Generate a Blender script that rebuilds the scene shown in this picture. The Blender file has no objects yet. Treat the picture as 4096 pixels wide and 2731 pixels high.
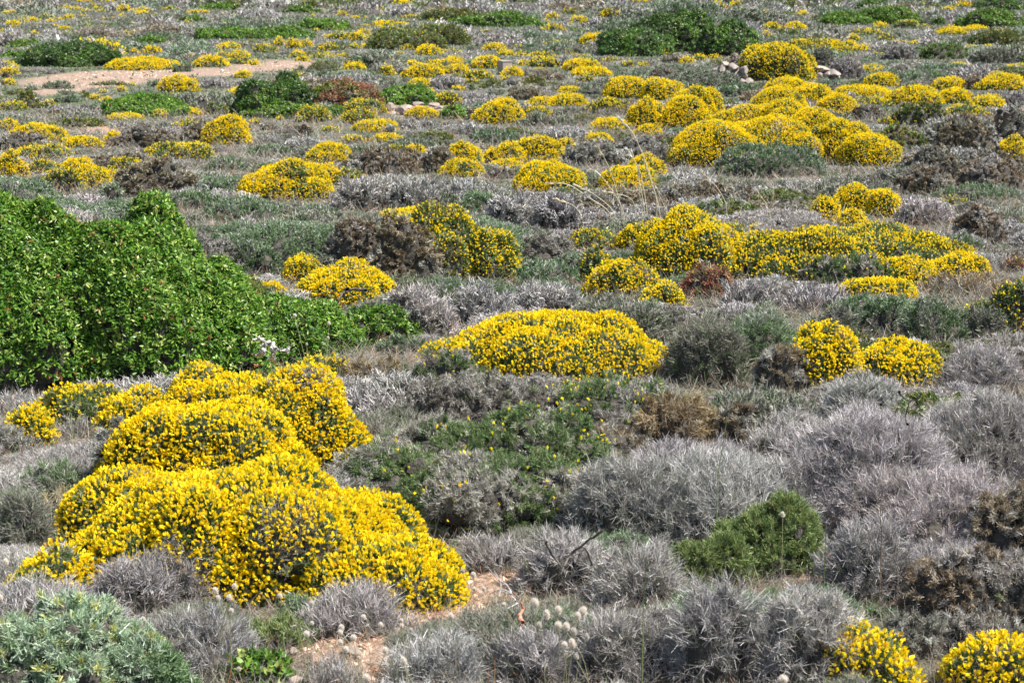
import bpy, math, random
import numpy as np

SC = bpy.context.scene
COL = SC.collection
RNG = np.random.default_rng(7)

# ------------------------------------------------------------------ camera
EYE = np.array([0.0, 0.0, 1.75])
PITCH = math.radians(11.5)
FPX = 7975.0                      # focal length in photograph pixels (4096 wide)
cam_d = bpy.data.cameras.new("camera")
cam = bpy.data.objects.new("camera", cam_d)
COL.objects.link(cam)
cam.location = EYE
cam.rotation_euler = (math.radians(90) - PITCH, 0, 0)
cam_d.sensor_width = 23.5
cam_d.lens = 23.5 * FPX / 4096.0
cam_d.clip_start = 0.05
cam_d.clip_end = 3000
cam_d.dof.use_dof = True
cam_d.dof.focus_distance = 7.6
cam_d.dof.aperture_fstop = 9.0
SC.camera = cam

# ------------------------------------------------------------------ light
SUN_EL, SUN_AZ = math.radians(57), math.radians(106)      # azimuth from +Y towards +X
sv = (math.sin(SUN_AZ) * math.cos(SUN_EL), math.cos(SUN_AZ) * math.cos(SUN_EL), math.sin(SUN_EL))
world = bpy.data.worlds.new("World")
SC.world = world
world.use_nodes = True
nt = world.node_tree
sky = nt.nodes.new("ShaderNodeTexSky")
sky.sky_type = 'NISHITA'
sky.sun_disc = False
sky.sun_elevation = SUN_EL
sky.sun_rotation = SUN_AZ
nt.nodes["Background"].inputs[1].default_value = 0.085
nt.links.new(sky.outputs[0], nt.nodes["Background"].inputs[0])
sun_d = bpy.data.lights.new("sun", 'SUN')
sun_d.energy = 5.0
sun_d.angle = math.radians(0.5)
sun_d.color = (1.0, 0.955, 0.89)
sun = bpy.data.objects.new("sun", sun_d)
COL.objects.link(sun)
import mathutils
sun.rotation_euler = mathutils.Vector(sv).to_track_quat('Z', 'Y').to_euler()
SC.view_settings.view_transform = 'Standard'
SC.view_settings.look = 'None'
SC.view_settings.exposure = 1.1
SC.view_settings.gamma = 1
SC.view_settings.use_curve_mapping = False
SC.cycles.max_bounces = 6
SC.cycles.transparent_max_bounces = 4

# ------------------------------------------------------------------ terrain
def ground(x, y):
    x = np.asarray(x, float); y = np.asarray(y, float)
    t = (y - 8.0) / 2.0
    soft = np.where(t > 30, y - 8.0, 2.0 * np.log1p(np.exp(np.minimum(t, 30))))
    z = -0.0155 * soft
    amp = np.clip((y - 6) / 60.0, 0.0, 1.0) * 0.09
    z = z + amp * (np.sin(x * 0.23 + 1.3) * np.sin(y * 0.17 + 0.4) + 0.5 * np.sin(x * 0.41 + y * 0.09))
    z = z + np.clip(y - 125, 0, None) ** 1.15 * 0.13 + np.clip(-y - 6, 0, None) * 0.03
    return z

CP, SP = math.cos(PITCH), math.sin(PITCH)
FWD = np.array([0, CP, -SP]); UPV = np.array([0, SP, CP]); RGT = np.array([1.0, 0, 0])
def ray(px, py):
    return FWD + RGT * (px - 2048) / FPX + UPV * (1365.5 - py) / FPX      # depth 1 along FWD
def project(P):
    v = np.asarray(P, float) - EYE
    d = v @ FWD
    return 2048 + FPX * (v @ RGT) / d, 1365.5 - FPX * (v @ UPV) / d, d
_TS = np.geomspace(2.0, 400, 1500)
def hit(px, py):
    r = ray(px, py)
    P = EYE[None] + _TS[:, None] * r[None]
    below = P[:, 2] < ground(P[:, 0], P[:, 1])
    i = int(np.argmax(below)) if below.any() else len(_TS) - 1
    lo, hi = _TS[max(i - 1, 0)], _TS[i]
    for _ in range(20):
        m = (lo + hi) / 2; p = EYE + m * r
        if p[2] < ground(p[0], p[1]): hi = m
        else: lo = m
    return EYE + hi * r

# ------------------------------------------------------------------ materials
def mat_attr(name, rough=0.6, transl=0.25, spec=0.3, boost=1.0):
    m = bpy.data.materials.new(name); m.use_nodes = True
    n = m.node_tree.nodes; l = m.node_tree.links
    b = n["Principled BSDF"]; out = n["Material Output"]
    a = n.new("ShaderNodeAttribute"); a.attribute_name = "tint"
    nz = n.new("ShaderNodeTexNoise"); nz.inputs["Scale"].default_value = 45
    mx = n.new("ShaderNodeMix"); mx.data_type = 'RGBA'; mx.blend_type = 'MULTIPLY'
    rmp = n.new("ShaderNodeMapRange")
    rmp.inputs[3].default_value = 0.78 * boost; rmp.inputs[4].default_value = 1.2 * boost
    l.new(nz.outputs[0], rmp.inputs[0])
    mx.inputs[0].default_value = 1.0
    l.new(a.outputs["Color"], mx.inputs[6]); l.new(rmp.outputs[0], mx.inputs[7])
    l.new(mx.outputs[2], b.inputs["Base Color"])
    b.inputs["Roughness"].default_value = rough
    b.inputs["Specular IOR Level"].default_value = spec
    if transl > 0:
        t = n.new("ShaderNodeBsdfTranslucent"); ms = n.new("ShaderNodeMixShader")
        ms.inputs[0].default_value = transl
        l.new(mx.outputs[2], t.inputs[0])
        l.new(b.outputs[0], ms.inputs[1]); l.new(t.outputs[0], ms.inputs[2])
        l.new(ms.outputs[0], out.inputs[0])
    return m
M_NEEDLE = mat_attr("needle_leaves", 0.5, 0.22, 0.35)
M_TWIG = mat_attr("dry_twigs", 0.7, 0.05, 0.25)
M_LEAF = mat_attr("glossy_leaves", 0.42, 0.3, 0.4)
M_PETAL = mat_attr("yellow_petals", 0.55, 0.45, 0.2)
M_FUZZ = mat_attr("seed_fluff", 0.8, 0.35, 0.1)

def mat_wood(name, c1, c2, scale=12):
    m = bpy.data.materials.new(name); m.use_nodes = True
    n = m.node_tree.nodes; l = m.node_tree.links; b = n["Principled BSDF"]
    nz = n.new("ShaderNodeTexNoise"); nz.inputs["Scale"].default_value = scale; nz.inputs["Detail"].default_value = 8
    r = n.new("ShaderNodeValToRGB")
    r.color_ramp.elements[0].position = 0.3; r.color_ramp.elements[1].position = 0.72
    r.color_ramp.elements[0].color = (*c1, 1); r.color_ramp.elements[1].color = (*c2, 1)
    tc = n.new("ShaderNodeTexCoord")
    l.new(tc.outputs["Object"], nz.inputs["Vector"])
    l.new(nz.outputs[0], r.inputs[0]); l.new(r.outputs[0], b.inputs["Base Color"])
    bp = n.new("ShaderNodeBump"); bp.inputs["Strength"].default_value = 0.6; bp.inputs["Distance"].default_value = 0.02
    l.new(nz.outputs[0], bp.inputs["Height"]); l.new(bp.outputs[0], b.inputs["Normal"])
    b.inputs["Roughness"].default_value = 0.85
    return m
M_CORE = mat_wood("shaded_inner_twigs", (0.03, 0.026, 0.02), (0.08, 0.07, 0.055), 60)  # dead twig brown, darkened to paint in the shade inside the shrubs
M_ROOT = mat_wood("bleached_wood", (0.22, 0.20, 0.18), (0.55, 0.52, 0.49), 40)
M_DARKWOOD = mat_wood("dark_wood", (0.05, 0.04, 0.035), (0.16, 0.14, 0.125), 30)
M_ROCK = mat_wood("limestone", (0.17, 0.13, 0.10), (0.38, 0.32, 0.27), 4)
M_ROCKG = mat_wood("grey_stone", (0.12, 0.10, 0.09), (0.34, 0.29, 0.25), 4)
M_ROCKR = mat_wood("red_stone", (0.40, 0.12, 0.07), (0.55, 0.26, 0.17), 8)
M_CONC = mat_wood("concrete", (0.24, 0.20, 0.165), (0.38, 0.33, 0.28), 5)
M_WHITE = mat_wood("white_stone", (0.6, 0.6, 0.58), (0.75, 0.74, 0.72), 8)

def mat_ground():
    m = bpy.data.materials.new("stony_soil"); m.use_nodes = True
    n = m.node_tree.nodes; l = m.node_tree.links; b = n["Principled BSDF"]
    tc = n.new("ShaderNodeTexCoord")
    def noise(s, d=8):
        z = n.new("ShaderNodeTexNoise"); z.inputs["Scale"].default_value = s; z.inputs["Detail"].default_value = d
        l.new(tc.outputs["Object"], z.inputs["Vector"]); return z
    def ramp(src, stops):
        r = n.new("ShaderNodeValToRGB")
        while len(r.color_ramp.elements) < len(stops): r.color_ramp.elements.new(0.5)
        for e, (p, c) in zip(r.color_ramp.elements, stops): e.position = p; e.color = (*c, 1)
        l.new(src, r.inputs[0]); return r
    fine = ramp(noise(70).outputs[0], [(0.3, (0.11, 0.075, 0.05)), (0.5, (0.25, 0.17, 0.12)), (0.68, (0.36, 0.27, 0.21))])
    scrub = ramp(noise(1.6).outputs[0], [(0.35, (0.06, 0.08, 0.035)), (0.5, (0.10, 0.10, 0.07)), (0.65, (0.15, 0.135, 0.11))])
    # bare soil close by and on the clearing, low brown-green growth over the rest
    att = n.new("ShaderNodeAttribute"); att.attribute_name = "bare"
    mx = n.new("ShaderNodeMix"); mx.data_type = 'RGBA'
    l.new(att.outputs["Fac"], mx.inputs[0]); l.new(scrub.outputs[0], mx.inputs[6]); l.new(fine.outputs[0], mx.inputs[7])
    l.new(mx.outputs[2], b.inputs["Base Color"])
    bp = n.new("ShaderNodeBump"); bp.inputs["Strength"].default_value = 0.8; bp.inputs["Distance"].default_value = 0.02
    l.new(noise(35).outputs[0], bp.inputs["Height"]); l.new(bp.outputs[0], b.inputs["Normal"])
    b.inputs["Roughness"].default_value = 0.95
    return m

# ------------------------------------------------------------------ mesh helpers
def mesh_from(name, batches, mats):
    """batches: list of (verts (n,k,3), colours (n,3) or None, material index). Every n is one face of k corners."""
    batches = [b for b in batches if b is not None and len(b[0])]
    me = bpy.data.meshes.new(name)
    nv = sum(b[0].shape[0] * b[0].shape[1] for b in batches)
    nf = sum(b[0].shape[0] for b in batches)
    co = np.concatenate([b[0].reshape(-1, 3) for b in batches]).astype(np.float32)
    me.vertices.add(nv); me.vertices.foreach_set("co", co.ravel())
    me.loops.add(nv); me.loops.foreach_set("vertex_index", np.arange(nv, dtype=np.int32))
    ls = []; off = 0; mi = []; cc = []
    for v, c, m in batches:
        k = v.shape[1]; n = v.shape[0]
        ls.append(off + np.arange(n) * k); off += n * k
        mi.append(np.full(n, m))
        c = np.asarray(c)
        cc.append(np.repeat(c, k, axis=0))
    me.polygons.add(nf)
    me.polygons.foreach_set("loop_start", np.concatenate(ls).astype(np.int32))
    me.polygons.foreach_set("material_index", np.concatenate(mi).astype(np.int32))
    me.update(calc_edges=True)
    ca = me.color_attributes.new("tint", 'FLOAT_COLOR', 'POINT')
    c4 = np.ones((nv, 4), np.float32); c4[:, :3] = np.concatenate(cc)
    ca.data.foreach_set("color", c4.ravel())
    for m in mats: me.materials.append(m)
    return me

def norm(v):
    return v / np.maximum(np.linalg.norm(v, axis=-1, keepdims=True), 1e-9)
def rnd(n):
    return norm(RNG.normal(size=(n, 3)))

def blades(P, D, L, W, tip=0.35):
    """thin quads growing from P along D"""
    L = np.broadcast_to(L, (len(P),))[:, None]; W = np.broadcast_to(W, (len(P),))[:, None]
    S = norm(np.cross(D, rnd(len(P))))
    T = P + D * L
    return np.stack([P - S * W / 2, P + S * W / 2, T + S * W * tip / 2, T - S * W * tip / 2], 1)
def spikes(P, D, L, W):
    L = np.broadcast_to(L, (len(P),))[:, None]; W = np.broadcast_to(W, (len(P),))[:, None]
    S = norm(np.cross(D, rnd(len(P))))
    return np.stack([P - S * W / 2, P + S * W / 2, P + D * L], 1)
def kites(P, D, L, W, N=None, wide=0.5):
    L = np.broadcast_to(L, (len(P),))[:, None]; W = np.broadcast_to(W, (len(P),))[:, None]
    S = norm(np.cross(D, rnd(len(P)) if N is None else N))
    M = P + D * L * wide
    return np.stack([P, M + S * W / 2, P + D * L, M - S * W / 2], 1)

def smooth_noise(P, freq, seed):
    r = np.random.default_rng(seed)
    out = np.zeros(len(P))
    for k in range(6):
        w = r.normal(size=3) * freq * (1 + 0.35 * k)
        out += np.sin(P @ w + r.uniform(0, 6.28)) / (1 + 0.3 * k)
    return out / 2.2                                            # about -1.5 .. 1.5

# ------------------------------------------------------------------ shrubs
def make_lobes(a, b, c, lumps=7, size=0.36, out=0.64):
    L = [(0, 0, 0, a * RNG.uniform(.78, .9), b * .85, c * RNG.uniform(.8, .92))]
    if size > .34:                         # shoulders, so that the dome is broad rather than pointed
        th0 = RNG.uniform(0, 6.28)
        for k in range(7):
            th = th0 + k * 6.283 / 7 + RNG.uniform(-.25, .25); r = RNG.uniform(.42, .62)
            L.append((math.cos(th) * a * r, math.sin(th) * b * r, 0, a * RNG.uniform(.34, .52), b * RNG.uniform(.34, .52), c * RNG.uniform(.5, .9)))
    for _ in range(lumps):
        u = rnd(1)[0]; u[2] = abs(u[2]) * 0.9
        s = size * RNG.uniform(0.65, 1.2)
        L.append((u[0] * a * out, u[1] * b * out, u[2] * c * out * 1.05, a * s, b * s, c * s * 1.05))
    return np.array(L)

def sample(L, n):
    """n points on the outside of a union of ellipsoids, with normals"""
    area = (L[:, 3] * L[:, 4] + L[:, 3] * L[:, 5] + L[:, 4] * L[:, 5])
    area = area / area.sum()
    Ps, Ns, got = [], [], 0
    for _ in range(40):
        m = int((n - got) * 2.2) + 16
        k = RNG.choice(len(L), m, p=area)
        v = rnd(m); v[:, 2] = np.where(v[:, 2] < -0.25, -v[:, 2], v[:, 2])
        P = L[k, :3] + v * L[k, 3:]
        N = norm(v / L[k, 3:])
        q = ((P[:, None, :] - L[None, :, :3]) / L[None, :, 3:])
        val = (q * q).sum(2)
        val[np.arange(m), k] = 9
        ok = (val.min(1) > 0.92) & (P[:, 2] > -0.015)
        Ps.append(P[ok]); Ns.append(N[ok]); got += int(ok.sum())
        if got >= n: break
    P = np.concatenate(Ps)[:n]; N = np.concatenate(Ns)[:n]
    return P, N

def half_area(a, b, c):
    p = 1.6
    return 2 * math.pi * (((a*b)**p + (a*c)**p + (b*c)**p) / 3) ** (1/p)

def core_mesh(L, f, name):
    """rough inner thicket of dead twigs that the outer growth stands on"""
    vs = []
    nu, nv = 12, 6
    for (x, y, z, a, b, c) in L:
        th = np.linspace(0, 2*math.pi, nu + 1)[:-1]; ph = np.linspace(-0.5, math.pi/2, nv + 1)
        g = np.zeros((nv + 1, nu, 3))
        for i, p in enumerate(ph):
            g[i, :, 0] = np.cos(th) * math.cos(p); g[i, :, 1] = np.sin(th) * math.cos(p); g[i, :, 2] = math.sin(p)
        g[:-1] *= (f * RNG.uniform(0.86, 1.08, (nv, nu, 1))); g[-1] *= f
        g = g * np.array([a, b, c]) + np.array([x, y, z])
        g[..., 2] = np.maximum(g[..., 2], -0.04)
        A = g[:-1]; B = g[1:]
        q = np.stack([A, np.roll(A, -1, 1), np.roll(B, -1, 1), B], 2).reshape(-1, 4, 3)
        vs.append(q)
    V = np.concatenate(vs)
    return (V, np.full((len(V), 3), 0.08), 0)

# palettes: list of (weight, rgb)
PAL = {
 'green':  [(3, (.085, .14, .035)), (2, (.14, .19, .06)), (1.8, (.33, .36, .22))],
 'olive':  [(3, (.10, .12, .025)), (2, (.16, .17, .04)), (1, (.22, .20, .07))],
 'silver': [(3, (.34, .325, .285)), (2, (.24, .225, .19)), (1, (.46, .445, .40))],
 'brown':  [(3, (.21, .165, .105)), (2, (.30, .25, .17)), (1.5, (.13, .095, .06)), (.7, (.38,.34,.27))],
 'tan':    [(3, (.33, .26, .15)), (2, (.24, .18, .09)), (1, (.42, .36, .24))],
 'grey':   [(3, (.37, .345, .335)), (2.5, (.48, .455, .44)), (1.3, (.26, .235, .22)), (.9, (.60, .58, .565))],
 'grey2':  [(3, (.235, .22, .185)), (2.5, (.30, .29, .25)), (1.5, (.17, .155, .125)), (.7, (.17, .20, .10))],
 'thyme':  [(3, (.125, .20, .085)), (2, (.18, .26, .125)), (1, (.09, .145, .06))],
 'fresh':  [(3, (.18, .25, .085)), (2, (.26, .33, .13)), (1, (.12, .18, .045)), (.6, (.30, .24, .10))],
 'lent':   [(3, (.095, .22, .018)), (2.5, (.06, .155, .016)), (2.4, (.19, .32, .04)), (1.0, (.30, .36, .09)), (.12, (.28, .11, .05))],
 'dark':   [(3, (.045, .10, .02)), (2, (.07, .14, .03)), (1, (.11, .17, .05))],
 'red':    [(3, (.36, .15, .09)), (2, (.25, .12, .07)), (1, (.14, .17, .05))],
 'blue':   [(3, (.30, .39, .25)), (2, (.40, .47, .35)), (1, (.18, .25, .13)), (.6, (.45, .44, .15))],
 'stars':  [(3, (.095, .15, .05)), (2, (.155, .205, .085)), (.8, (.32, .335, .23))],
}
def colours(pal, n, var=0.22):
    p = PAL[pal]; w = np.array([q[0] for q in p]); c = np.array([q[1] for q in p])
    k = RNG.choice(len(p), n, p=w / w.sum())
    return c[k] * RNG.uniform(1 - var, 1 + var, (n, 1))

# kind: name, category, main palette, second palette (in patches), share of second, flowers, build
KIND = {
 'Y': dict(nm='broom_shrub', cat='broom shrub', p1='green', p2='silver', mix=.10, fl=1.0, L=.021, W=.0019, cov=2.6, build='needle'),
 'y': dict(nm='broom_shrub', cat='broom shrub', p1='green', p2='olive', mix=.35, fl=.36, L=.021, W=.0019, cov=2.2, build='needle'),
 'O': dict(nm='broom_shrub', cat='broom shrub', p1='stars', p2='silver', mix=.28, fl=.03, L=.032, W=.0021, cov=2.6, build='needle'),
 'M': dict(nm='broom_shrub', cat='broom shrub', p1='olive', p2='green', mix=.3, fl=.02, L=.026, W=.0021, cov=2.4, build='needle'),
 'N': dict(nm='dead_broom_shrub', cat='dead shrub', p1='brown', p2='silver', mix=.3, fl=0, L=.026, W=.0021, cov=2.2, build='needle'),
 'S': dict(nm='dead_broom_shrub', cat='dead shrub', p1='silver', p2='grey2', mix=.4, fl=0, L=.028, W=.0020, cov=2.0, build='needle'),
 'T': dict(nm='grass_tussock', cat='dry grass', p1='tan', p2='brown', mix=.3, fl=0, L=.05, W=.0020, cov=2.0, build='needle'),
 'G': dict(nm='dry_thyme_shrub', cat='dry shrub', p1='grey', p2='grey2', mix=.35, fl=0, L=.046, W=.0014, cov=3.2, build='twig'),
 'H': dict(nm='dry_thyme_shrub', cat='dry shrub', p1='grey2', p2='thyme', mix=.25, fl=0, L=.046, W=.0014, cov=3.2, build='twig'),
 'E': dict(nm='thyme_shrub', cat='green shrub', p1='thyme', p2='grey', mix=.28, fl=0, L=.030, W=.0020, cov=2.1, build='twig'),
 'B': dict(nm='thyme_shrub', cat='green shrub', p1='fresh', p2='thyme', mix=.15, fl=0, L=.024, W=.0022, cov=2.8, build='twig'),
 'L': dict(nm='mastic_bush', cat='evergreen bush', p1='lent', p2='dark', mix=.12, fl=0, L=.025, W=.0085, cov=4.2, build='leaf'),
 'D': dict(nm='mastic_bush', cat='evergreen bush', p1='dark', p2='lent', mix=.25, fl=0, L=.030, W=.012, cov=3.4, build='leaf'),
 'Q': dict(nm='mastic_bush', cat='evergreen bush', p1='red', p2='lent', mix=.45, fl=0, L=.030, W=.012, cov=2.2, build='leaf'),
 'R': dict(nm='dodder_tangle', cat='red plant', p1='red', p2='brown', mix=.3, fl=.04, L=.03, W=.0018, cov=2.2, build='needle'),
 'A': dict(nm='mugwort_plant', cat='leafy plant', p1='blue', p2='thyme', mix=.12, fl=0, L=.034, W=.0028, cov=4.2, build='needle'),
}

def shrub_batches(kind, a, b, c, u, fl=None, cov=1.0, mix=None, parts=None):
    """returns (lobes, foliage batch list, flower batch list); u = metres per picture pixel there"""
    K = KIND[kind]
    fl = K['fl'] if fl is None else fl
    mix = K['mix'] if mix is None else mix
    W = max(K['W'], (0.48 if u < .0042 and K['build'] == 'twig' else 0.62 if u < .0042 else .85) * u); Lm = max(K['L'], (2.4 if K['build'] == 'leaf' else 3.2) * u)
    if K['build'] == 'leaf': W = max(K['W'], 1.15 * u)
    Lm = min(Lm, 0.5 * min(a, c) + 0.01)
    sh = Lm * (0.45 if K['build'] != 'twig' else 0.55)
    a, b, c = max(a - sh, a * .6), max(b - sh, b * .6), max(c - sh, c * .55)
    if K['build'] == 'leaf': L = make_lobes(a, b, c, 22, 0.27, 0.74)
    elif kind in 'YyOMNS': L = make_lobes(a, b, c, int(RNG.integers(9, 15)), .345, .68)
    else: L = make_lobes(a, b, c, int(RNG.integers(4, 8)))
    S = half_area(a, b, c)
    if parts:                              # a spreading shrub made of several domes
        L = []; S = 0
        for (x, y, z, pa, pb, pc) in parts:
            q = make_lobes(max(pa - sh, .05), max(pb - sh, .05), max(pc - sh, .05), 16, .27, .72)
            L.append(q + np.array([x, y, z, 0, 0, 0])); S += half_area(pa, pb, pc) * (1.1 if K['build'] == 'leaf' else .8)
        L = np.concatenate(L)
    n = int(cov * K['cov'] * S / (Lm * W * 0.62))
    n = max(60, min(n, 260000))
    # tufts
    star = kind in 'OMNSTA' and u < .012
    per = 26 if star else 9
    nt_ = max(8, n // per)
    P, N = sample(L, nt_)
    nt_ = len(P)
    tr = 0.55 * math.sqrt(S / nt_)
    sz = max(a, c)
    patch = smooth_noise(P, 3.2 / sz, int(RNG.integers(1e6)))
    thr = np.quantile(patch, 1 - mix) if mix > 0 else 9
    second = (patch + RNG.normal(0, .25, nt_)) > thr
    # some tufts stand prouder than others
    relief = smooth_noise(P, 9.0 / sz, int(RNG.integers(1e6)))
    P = P + N * (relief * (.8 if K['build'] == 'leaf' else .8 if kind in 'OSA' else .4) * Lm + RNG.uniform(-.5, .35, nt_) * Lm)[:, None]
    idx = np.repeat(np.arange(nt_), per)
    m = len(idx)
    base = P[idx] + RNG.normal(0, tr * (.28 if star else .6), (m, 3))
    c1 = colours(K['p1'], nt_, .18); c2 = colours(K['p2'], nt_, .18)
    tc = np.where(second[:, None], c2, c1)
    colr = tc[idx] * RNG.uniform(.72, 1.3, (m, 1))
    if K['build'] in ('twig', 'leaf'):
        colr = np.where(RNG.random((m, 1)) < .35, colours(K['p1'], m), colr)
    calm = min(.62, max(0, (u - .006) / .02))      # big far elements each stand for many twigs: their mean colour
    own = RNG.uniform(.85, 1.15) * RNG.uniform(.975, 1.025, 3)
    colr = (colr * (1 - calm) + tc[idx].mean(0) * calm * .5 + tc[idx] * calm * .5) * own
    up = np.array([0, 0, 1.0])
    out = []
    if K['build'] == 'needle':
        D = norm(N[idx] * .8 + up * .15 + rnd(m) * .85)
        Ls = Lm * RNG.uniform(.55, 1.25, m)
        out.append((blades(base - D * Ls[:, None] * .45, D, Ls, W * RNG.uniform(.7, 1.3, m), .4), colr, 0))
    elif K['build'] == 'twig':
        # stems that fork into finer twigs
        D = norm(N[idx] * .75 + up * .45 + rnd(m) * .6)
        Ls = Lm * RNG.uniform(.6, 1.3, m)
        st = base - D * Ls[:, None] * .6
        h = m // 3
        out.append((blades(st[:h], D[:h], Ls[:h], W * RNG.uniform(.8, 1.5, h), .5), colr[:h], 0))
        fk = RNG.integers(0, h, m - h)
        o = st[fk] + D[fk] * (Ls[fk] * RNG.uniform(.25, .95, m - h))[:, None]
        D2 = norm(D[fk] + rnd(m - h) * .75)
        out.append((blades(o, D2, Ls[h:] * .6, W * RNG.uniform(.6, 1.1, m - h), .4), colr[h:], 0))
    else:
        D = norm(N[idx] * .35 + up * .25 + rnd(m) * .9)
        Ls = Lm * RNG.uniform(.6, 1.15, m)
        Nn = norm(N[idx] * .8 + up * .5 + rnd(m) * .7)
        out.append((kites(base - D * Ls[:, None] * .3, D, Ls, W * RNG.uniform(.8, 1.2, m), Nn, .45), colr, 0))
        # grey stems showing through
        k = m // 14
        q = RNG.integers(0, nt_, k)
        out.append((blades(P[q] - N[q] * Lm * 1.5, norm(N[q] + rnd(k) * .9), Lm * 1.7, max(.002, .4 * u), .5),
                    np.full((k, 3), .2) * RNG.uniform(.5, 1.5, (k, 1)), 0))
    flw = []
    if fl > 0:
        fs = max(.0155, 1.9 * u)
        nf = int(min(fl * S / (fs * fs) * 3.2 * cov, 60000))
        if nf > 3:
            F, FN = sample(L, nf)
            g = smooth_noise(F, 4.0 / sz, int(RNG.integers(1e6)))
            g2 = smooth_noise(F, 16.0 / sz, int(RNG.integers(1e6)))
            if fl > .5: keep = (g * .7 + g2 * .5 + RNG.normal(0, .35, len(F))) > -.8
            else: keep = (g + g2 * .4 + RNG.normal(0, .4, len(F))) > -.25
            F, FN = F[keep], FN[keep]; k = len(F)
            if k < 8: return L, out, []
            F = F + FN * (RNG.uniform(.15, 1.15, k) * Lm)[:, None]
            ax = norm(FN * .7 + up * .45 + rnd(k) * .6)
            cy = np.where(RNG.random((k, 1)) < .05, np.array([[.88, .55, .04]]), np.array([[.93, .745, .012]]))
            cy = np.where(RNG.random((k, 1)) < .25, np.array([[.93, .77, .04]]), cy) * RNG.uniform(.82, 1.12, (k, 1))
            for q in range(3):
                s = fs * RNG.uniform(.75, 1.15, k)
                d = norm(ax + rnd(k) * (.35, .55, .55)[q])
                flw.append((kites(F - d * (s * .35)[:, None], d, s, s * (.62, .5, .4)[q], None, .62), cy * (1, .95, 1.05)[q], 0))
    return L, out, flw

def link(o, parent=None):
    COL.objects.link(o)
    if parent is not None: o.parent = parent
    return o
def tag(o, label, cat, group=None):
    o["label"] = label; o["category"] = cat
    if group: o["group"] = group

FOL = {'needle': M_NEEDLE, 'twig': M_TWIG, 'leaf': M_LEAF}
def fmat(kind):
    return M_NEEDLE if kind in 'EBA' else FOL[KIND[kind]['build']]

def build_shrub(kind, loc, a, b, c, u, rot=0, label=None, group=None, fl=None, px=100, cov=1.0, mix=None, parts=None):
    K = KIND[kind]
    L, fol, flw = shrub_batches(kind, a, b, c, u, fl, cov, mix, parts)
    cf = {'needle': .80, 'twig': .70, 'leaf': .78}[K['build']]
    if px < 26:                          # too small in the picture to show parts
        cb = core_mesh(L[:1], .88, 'c')
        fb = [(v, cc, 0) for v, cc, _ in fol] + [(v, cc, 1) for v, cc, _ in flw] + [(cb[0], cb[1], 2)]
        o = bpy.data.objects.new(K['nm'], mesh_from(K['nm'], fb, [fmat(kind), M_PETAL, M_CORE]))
        link(o)
    else:
        o = link(bpy.data.objects.new(K['nm'], None))
        o.empty_display_size = .1
        few = bool(flw) and sum(len(q[0]) for q in flw) < 600      # a few scattered flowers stay in the foliage
        if few: fol = fol + [(v, cc, 1) for v, cc, _ in flw]
        link(bpy.data.objects.new('foliage' if K['build'] != 'twig' else 'twigs', mesh_from('foliage', fol, [fmat(kind), M_PETAL])), o)
        if flw and not few: link(bpy.data.objects.new('flowers', mesh_from('flowers', flw, [M_PETAL])), o)
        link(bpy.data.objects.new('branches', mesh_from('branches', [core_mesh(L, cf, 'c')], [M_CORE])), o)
    o.location = loc; o.rotation_euler = (0, 0, rot)
    if label: tag(o, label, K['cat'], group)
    return o

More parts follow.
